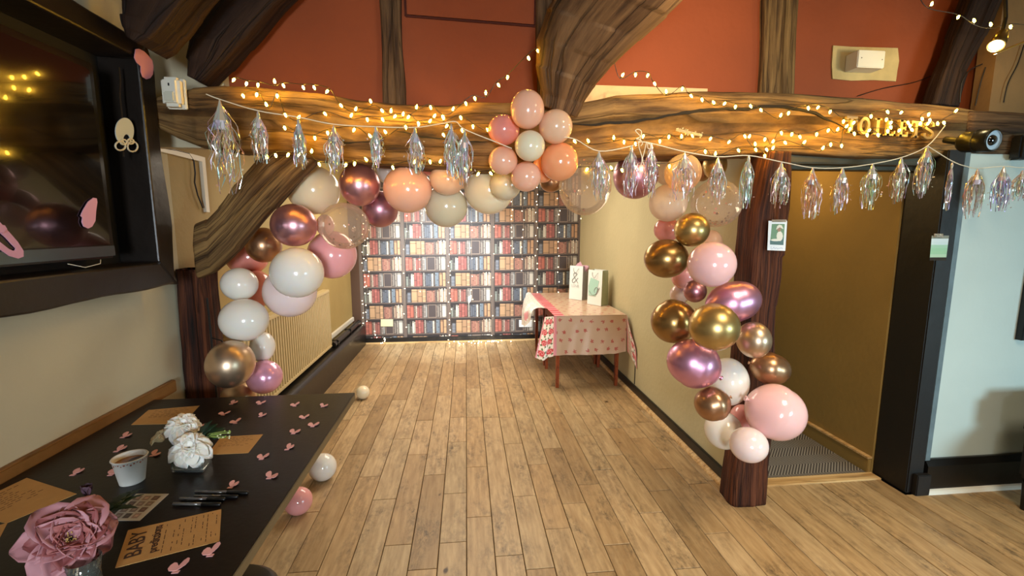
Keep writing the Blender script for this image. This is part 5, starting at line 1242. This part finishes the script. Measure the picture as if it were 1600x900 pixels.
RINGS = [(4,0.10,0.60,0.16,0.9),(5,0.22,0.68,0.22,0.9),(6,0.38,0.76,0.30,0.85),(6,0.58,0.86,0.38,0.75),(7,0.85,0.95,0.46,0.6),(7,1.15,1.02,0.52,0.5)]
glass = plain('vase_glass', '#dfe6e2', 0.03, trans=0.95); glass.node_tree.nodes['Principled BSDF'].inputs['IOR'].default_value = 1.45
LEAF = plain('dark_green_leaf', '#12301d', 0.5, var=0.3, vscale=30)
vb = P(137, 925, z=TZ)
pr_ = thing('rose_vase', 'dusty pink artificial rose in a small glass vase at the near left', 'flower', tuple(vb))
mb = MB(); mb.lathe([(0,0.0),(0.028,0.0),(0.030,0.01),(0.028,0.05),(0.033,0.085),(0.031,0.085),(0.0255,0.05),(0.026,0.014),(0,0.012)], vb, n=24); mb.build('vase', glass, pr_, smooth=True)
rc = P(112, 838, Y=vb.y+0.02); toC = (CAM-rc).normalized(); axr = (toC + Vector((0.25, 0, 0.35))).normalized()
mb = MB(); mb.tube([vb + Vector((0, 0, 0.02)), (vb+rc)/2 + Vector((0.01, 0, 0)), rc - axr*0.02], 0.003, 6); mb.build('stem', LEAF, pr_)
RP = [plain('rose_pink_inner', '#a5625f', 0.6, sss=0.15), plain('rose_pink', '#8d4c4c', 0.6, sss=0.15), plain('rose_pink_pale', '#b27c82', 0.6, sss=0.2)]
rose(pr_, rc - axr*0.045, axr, 0.088, [RP[2], RP[1], RP[0], RP[2], RP[1]], RINGS, 4)
mb = MB(); rnd = random.Random(2)
for k in range(22):
    d = Vector((rnd.gauss(0, 1), rnd.gauss(0, 1), rnd.gauss(0, 1))).normalized(); q = rc - axr*0.02 + (axr*0.7 + d*0.4)*0.03; mb.lathe([(0,-.002),(.002,0),(0,.002)], q, n=5)
mb.build('stamens', plain('stamen_yellow', '#b99a58', 0.7), pr_)
bq = P(136, 768, Y=vb.y+0.1); 
for k in range(5):
    V, Fc = petal(bq - Vector((0, 0, 0.012)), (0, 0, 1), k*1.26, 0.35, 0.03, 0.012, 0.6, 0.0, k); obj('bud', V, Fc, plain('dusky_bud', '#4c3440', 0.6), pr_, smooth=True)
lb = P(172, 800, z=TZ+0.03)
for (tx_, ty_, wd_) in ((222,752,.02),(205,756,.018),(224,764,.016),(190,778,.02),(214,786,.014)):
    q = P(tx_, ty_, z=TZ+0.05); leaf(pr_, lb, q-lb, (0,0,1), (q-lb).length, wd_, LEAF)
# white roses in a square glass dish
dA, dB, dC, dD = P(268, 738, z=TZ), P(318, 738, z=TZ), P(331, 722, z=TZ), P(283, 720, z=TZ)
wr = thing('rose_dish', 'two white roses with green leaves and berries in a square glass dish', 'flower', tuple((dA+dC)/2))
up2 = Vector((0, 0, 0.05)); mb = MB()
mb.prism([dA, dB, dC, dD], (0, 0, 0.008)); inn = lambda p: (p - (dA+dC)/2)*0.90 + (dA+dC)/2
for a, b_ in ((dA,dB),(dB,dC),(dC,dD),(dD,dA)): mb.prism([a + Vector((0,0,.008)), b_ + Vector((0,0,.008)), inn(b_) + Vector((0,0,.008)), inn(a) + Vector((0,0,.008))], (0, 0, 0.04))
mb.build('dish', glass, wr)
WPm = [plain('white_petal', '#e9e6df', 0.6, sss=0.3), plain('offwhite_petal', '#dedacf', 0.6, sss=0.3)]  # alternate petal rings are a slightly darker white
c1 = P(285, 662, Y=(dD.y+dC.y)/2+0.02); c2 = P(297, 698, Y=dA.y)
rose(wr, c2 - Vector((0, 0, 0.01)), (0.15, -0.55, 0.8), 0.066, WPm, [(5,0.3,0.5,0.26,0.8),(6,0.6,0.65,0.30,0.8),(8,0.95,0.8,0.30,0.7),(9,1.35,0.95,0.36,0.5),(8,1.8,1.0,0.40,0.4)], 9)
rose(wr, c1 - Vector((0, 0, 0.012)), (0.35, -0.35, 0.85), 0.058, [WPm[0], WPm[1]], [(5,0.3,0.5,0.26,0.8),(6,0.6,0.65,0.30,0.8),(8,0.95,0.8,0.30,0.7),(9,1.35,0.95,0.36,0.5),(8,1.7,1.0,0.40,0.4)], 12)
rose(wr, P(255, 680, Y=dA.y+0.03) - Vector((0, 0, 0.02)), (-0.6, -0.4, 0.7), 0.045, [plain('tan_petal', '#b5a37c', 0.6)], RINGS[:4], 15)
lb2 = P(305, 690, Y=dA.y+0.05)
for (tx_, ty_, wd_) in ((350,662,.030),(338,656,.026),(352,676,.024),(330,650,.018),(262,690,.026),(280,672,.03),(330,690,.022)):
    q = P(tx_, ty_, Y=dA.y+0.07); leaf(wr, lb2, q-lb2, (0, -0.3, 1), (q-lb2).length, wd_, LEAF)
rnd = random.Random(6); BR = [plain('cream_berry', '#d8d9b0', 0.4), plain('green_berry', '#8fa550', 0.4)]
for k in range(14):
    q = P(343+rnd.uniform(-3, 20), 674+rnd.uniform(-6, 14), Y=dA.y+0.04); mb = MB(); mb.lathe([(0,-.003),(.0026,-.0015),(.003,0),(.0026,.0015),(0,.003)], q, n=8); mb.build('berry', BR[k % 2], wr, smooth=True)
    mb = MB(); mb.tube([lb2, (lb2+q)/2 + Vector((0, 0, 0.01)), q], 0.0006, 4); mb.build('stem', BR[1], wr)

# ------------------------------------------------------------------ gift tables, cloth and bags in the alcove
GZ = 0.745
def gtable(y0, y1, lab):
    g = thing('side_table', lab, 'table', (1.2, (y0+y1)/2, 0), 'wooden tables under the rose tablecloth')
    m_ = MB(); m_.box((0.85, y0, GZ-0.03), (1.54, y1, GZ-0.002), ch=0.003); m_.build('tabletop', M['chair_leg'], g)
    m_ = MB(); m_.box((0.88, y0+0.03, GZ-0.10), (1.51, y0+0.05, GZ-0.03)); m_.box((0.88, y1-0.05, GZ-0.10), (1.51, y1-0.03, GZ-0.03)); m_.box((0.87, y0+0.05, GZ-0.10), (0.89, y1-0.05, GZ-0.03)); m_.box((1.50, y0+0.05, GZ-0.10), (1.52, y1-0.05, GZ-0.03)); m_.build('apron', M['chair_leg'], g)
    for lx in (0.87, 1.475):
        for ly in (y0+0.03, y1-0.07):
            m_ = MB(); a0, b0 = 0.021, 0.015; cx_, cy_ = lx+0.02, ly+0.02
            m_.add([(cx_-b0, cy_-b0, 0), (cx_+b0, cy_-b0, 0), (cx_+b0, cy_+b0, 0), (cx_-b0, cy_+b0, 0), (cx_-a0, cy_-a0, GZ-.03), (cx_+a0, cy_-a0, GZ-.03), (cx_+a0, cy_+a0, GZ-.03), (cx_-a0, cy_+a0, GZ-.03)], [(0,3,2,1),(4,5,6,7),(0,1,5,4),(1,2,6,5),(2,3,7,6),(3,0,4,7)]); m_.build('leg', M['chair_leg'], g)
gtable(4.22, 4.93, 'nearer wooden table under the rose-patterned cloth, slim legs showing')
gtable(4.96, 5.66, 'farther wooden table under the rose-patterned cloth')
# cloth painted cell by cell: roses on the border, small leaf sprigs in the field
CB = {'field': lin('#ccb096'), 'leafm': lin('#b8655a'), 'rose': lin('#c9404a'), 'rose2': lin('#e59aa2'), 'green': lin('#5d7a55'), 'white': lin('#efece6'), 'script': lin('#c9b9b6')}
rnd = random.Random(31); motifs = []
def cloth_col(u, v, border):   # metres on the cloth
    if border is not None:
        b_ = border
        if b_ < 0.02: return CB['rose2']
        k = math.floor(v/0.11); cx_ = 0.055 if k % 2 else 0.07; cy_ = (k+0.5)*0.11; r = math.hypot(b_-cx_, v-cy_)
        if r < 0.034:
            a = math.atan2(v-cy_, b_-cx_); return CB['rose'] if math.sin(a*2 + r*260) > -0.2 else CB['rose2']
        if r < 0.052 and math.sin(math.atan2(v-cy_, b_-cx_)*5+k) > 0.45: return CB['green']
        if b_ > 0.12:
            if math.sin(v*300+math.sin(b_*40)*3) > 0.82 and math.sin(b_*90+v*13) > -0.3: return CB['script']
        return CB['white']
    gx, gy = 0.105, 0.10; k = math.floor(v/gy); ux = u + (k % 2)*gx/2; m2 = math.floor(ux/gx); dx = ux-(m2+.5)*gx + 0.012*math.sin(k*5+m2*3); dy = v-(k+.5)*gy + 0.012*math.cos(k*3+m2*7)
    r = math.hypot(dx, dy); a = math.atan2(dy, dx) + k + m2
    if r < 0.021*(0.40+0.55*abs(math.sin(a*2.5))): return CB['leafm']
    return CB['field']
cloth = MB()
def patch(f, nu, nv, colf):
    V = [f(i/nu, j/nv) for j in range(nv+1) for i in range(nu+1)]; base = len(cloth.v); cloth.v += V
    for j in range(nv):
        for i in range(nu):
            cloth.f.append((base+j*(nu+1)+i, base+j*(nu+1)+i+1, base+(j+1)*(nu+1)+i+1, base+(j+1)*(nu+1)+i)); cloth.c.append(colf((i+.5)/nu, (j+.5)/nv))
cx0, cx1, cy0, cy1 = 0.842, 1.56, 4.20, 5.74
W_, D_ = cx1-cx0, cy1-cy0
patch(lambda u, v: Vector((cx0+W_*u, cy0+D_*v, GZ+0.001+0.0012*noise.noise(Vector((u*9, v*12, 0))))), 72, 110, lambda u, v: cloth_col(W_*u, D_*v, None) if u > 0.14 else (CB['rose2'] if math.sin(v*90) > -0.2 else CB['rose']))
def fdrop(u, v):
    z = GZ - 0.385*v*(1 - 0.05*max(0, (u-0.85)/0.15)); w_ = 0.010*math.sin(u*9)*v + 0.004*math.sin(u*31+v*3)*v
    return Vector((cx0 + W_*u, cy0 - 0.008 - 0.02*v + w_, z))
patch(fdrop, 80, 42, lambda u, v: cloth_col(W_*u, 0.39*v, None) if u > 0.03 else CB['rose2'])
# front left corner: hangs in a fold past the table corner with the rose border
def lcorner(u, v):
    x = cx0 - 0.17*(1-u)*(0.35+0.65*v) ; z = GZ - (0.05*(1-u)+0.0) - (0.44+0.03*math.sin(u*4))*v*(0.9) ; y = cy0 - 0.03*v + 0.22*(1-u)*(1-v*0.3) + 0.02*math.sin(u*12)*v
    return Vector((x + 0.07*u*v*0, y, z))
patch(lcorner, 40, 56, lambda u, v: cloth_col(0, 0.45*v, 0.20*u + 0.0) if u < 0.55 else (cloth_col(0, 0.45*v, 0.20*(1-u)+0.0)))
# left rear: white printed end bunched outwards
def lrear(u, v):
    y = cy0 + 0.42 + (D_-0.42)*u; out = 0.20*math.sin(min(1, v*1.3)*math.pi*0.5)*(0.35+0.65*math.sin(math.pi*min(1, 0.25+u*0.75))); dr = 0.05+0.20*math.sin(math.pi*min(1, 0.08+u*0.9))
    return Vector((cx0 - out + 0.012*math.sin(u*26+v*5)*v, y, GZ + 0.02*math.sin(v*math.pi)*1.2 - dr*v*v*1.15 + 0.01*math.sin(u*19)*v))
patch(lrear, 60, 28, lambda u, v: CB['rose2'] if v < 0.08 else (CB['script'] if (math.sin(u*110+math.sin(v*30)*2) > 0.78 and math.sin(v*42) > -0.2) else (CB['green'] if math.hypot(u-.6, v-.6) < 0.05 else CB['rose2'] if math.hypot((u-.2)*2, v-.75) < 0.13 else CB['white'])))
# right front corner falling against the wall
def rcorner(u, v):
    w_ = 0.015*math.sin(v*9)
    return Vector((min(cx1 + 0.030*v*(0.4+u), 1.592), cy0 - 0.008 - 0.02*v - u*(0.05+0.30*v*(1-0.45*v)) + w_*u, GZ - (0.36 + 0.12*u)*v - 0.06*u*(1-v)))
patch(rcorner, 26, 50, lambda u, v: CB['rose2'] if u < 0.1 else cloth_col(0, 0.45*v+0.02, 0.2-0.2*u) if u > 0.45 else (CB['script'] if math.sin(v*60+u*9) > 0.5 else CB['field']))
oc = cloth.build('tablecloth', vcol('printed_plastic_cloth', 0.28, bump=0.15), smooth=True); tag(oc, 'rose-bordered plastic tablecloth draped over the tables against the right wall', 'tablecloth')
# gift bags
def bag(base, w_, d_, h_, rot, mats, lab, lean=0.0, grp='gift bags on the cloth-covered table'):
    g = thing('gift_bag', lab, 'bag', tuple(base), grp); R = Matrix.Rotation(rot, 3, 'Z'); B0 = Vector(base)
    f = lambda x, y, z: B0 + R @ Vector((x, y, z))
    fr = [f(-w_/2, -d_/2, 0), f(w_/2, -d_/2, 0), f(w_/2, -d_/2+0.012, h_), f(-w_/2, -d_/2+0.012, h_)]; bk = [f(-w_/2, d_/2, 0), f(w_/2, d_/2, 0), f(w_/2, d_/2-0.012, h_), f(-w_/2, d_/2-0.012, h_)]
    m_ = MB(); m_.prism(fr, R @ Vector((0, 0.0015, 0))); m_.prism(bk, R @ Vector((0, -0.0015, 0))); m_.build('front_panel', mats[0], g)
    for s_, nm in ((1, 'side_panel'), (-1, 'side_panel')):
        m_ = MB(); x = s_*w_/2; V = [f(x, -d_/2, 0), f(x, 0, 0), f(x, d_/2, 0), f(x, -d_/2+0.012, h_), f(x-s_*0.022, 0, h_), f(x, d_/2-0.012, h_), f(x-s_*0.0, 0, h_*0.35)]
        m_.add(V, [(0, 1, 6, 3), (3, 6, 4), (1, 2, 5, 6), (6, 5, 4)]); m_.build(nm, mats[1], g)
    m_ = MB(); m_.prism([f(-w_/2, -d_/2, 0.0), f(w_/2, -d_/2, 0.0), f(w_/2, d_/2, 0.0), f(-w_/2, d_/2, 0.0)], (0, 0, 0.002)); m_.build('base', mats[0], g)
    for yy, dn in ((-d_/2-0.002, 1), (d_/2+0.002, 1)):
        m_ = MB(); m_.tube([f(-w_*0.2, yy+(0.010 if yy < 0 else -0.010), h_*0.93)] + [f(-w_*0.2+w_*0.4*k/8, yy+(-0.004 if yy < 0 else 0.004), h_*0.93 - 0.06*math.sin(math.pi*k/8)) for k in range(1, 8)] + [f(w_*0.2, yy+(0.010 if yy < 0 else -0.010), h_*0.93)], 0.0022, 6); m_.build('handle', mats[2], g)
    return g, f
silver = plain('silver_glitter_paper', '#a3a3a6', 0.35, 0.6, bump=0.8, bscale=400); wpap = plain('bag_white', '#e9efec', 0.35); sil2 = plain('silver_cord', '#8d9290', 0.35, 0.6)
b1 = P(905, 464, z=GZ+0.002); b2_ = P(930, 472, z=GZ+0.002)
b1 = Vector((1.335, 5.20, GZ+0.0035)); b2_ = Vector((1.445, 4.80, GZ+0.0035))
g1, f1 = bag(b1, 0.185, 0.15, 0.40, -0.85, [wpap, silver, sil2], 'white gift bag with silver sides and pink tissue, left of the other bag')
g2, f2 = bag(b2_, 0.20, 0.12, 0.385, -1.0, [wpap, plain('sage_side', '#9aa07f', 0.5), sil2], 'white and mint gift bag with silver script standing nearer the wall corner')
m_ = MB(); rnd = random.Random(4)
m_.add([f2(-0.08, -0.0625, 0.10), f2(0.02, -0.0625, 0.10), f2(0.06, -0.0535, 0.27), f2(-0.06, -0.0535, 0.30), f2(-0.09, -0.058, 0.2)], [(0, 1, 2, 3, 4)]); m_.build('mint_print', plain('mint_ink', '#a9d3c6', 0.4), g2)
m_ = MB(); m_.tube(catmull([f2(x, -0.0655+z*0.03, z) for x, z in ((-.07,.15),(-.03,.11),(.02,.12),(.05,.17),(.03,.2),(.0,.16),(.03,.13),(.07,.2))], 5), 0.003, 5); m_.build('script', sil2, g2)
m_ = MB(); m_.tube(catmull([f1(x, -0.080+z*0.03, z) for x, z in ((.03,.20),(-.03,.28),(-.02,.32),(.01,.30),(-.05,.23),(-.03,.20),(.03,.26))], 5), 0.003, 5); m_.build('script', sil2, g1)
text_on(g1, 'LOVE', f1(-0.06, -0.0775, 0.15), (f1(1, 0, 0)-f1(0, 0, 0)), Vector((0, 0, 1)), 0.045, plain('grey_print', '#b9bdba', 0.5))
tis = plain('pink_tissue', '#d9a9b8', 0.7)
for k, (x, y, a) in enumerate(((-0.03, 0, 0.2), (0.0, 0.01, -0.2), (0.04, 0.0, 0.3), (0.06, 0.02, 0.0))):
    V = [f1(x-0.035, y, 0.33), f1(x+0.035, y, 0.33), f1(x+0.05+a*0.1, y+0.01, 0.395), f1(x+a*0.2, y, 0.45-0.02*k), f1(x-0.02, y-0.01, 0.40)]
    obj('tissue', V, [(0, 1, 2, 3, 4)], tis, g1)
# cable drop on the right wall
mb = MB(); mb.tube([(XR-0.004, 4.02, 0.10), (XR-0.004, 4.02, 0.40)], 0.004, 6); tag(mb.build('cable', M['cable']), 'short dark cable up the right wall beside the nearer table leg', 'cable')
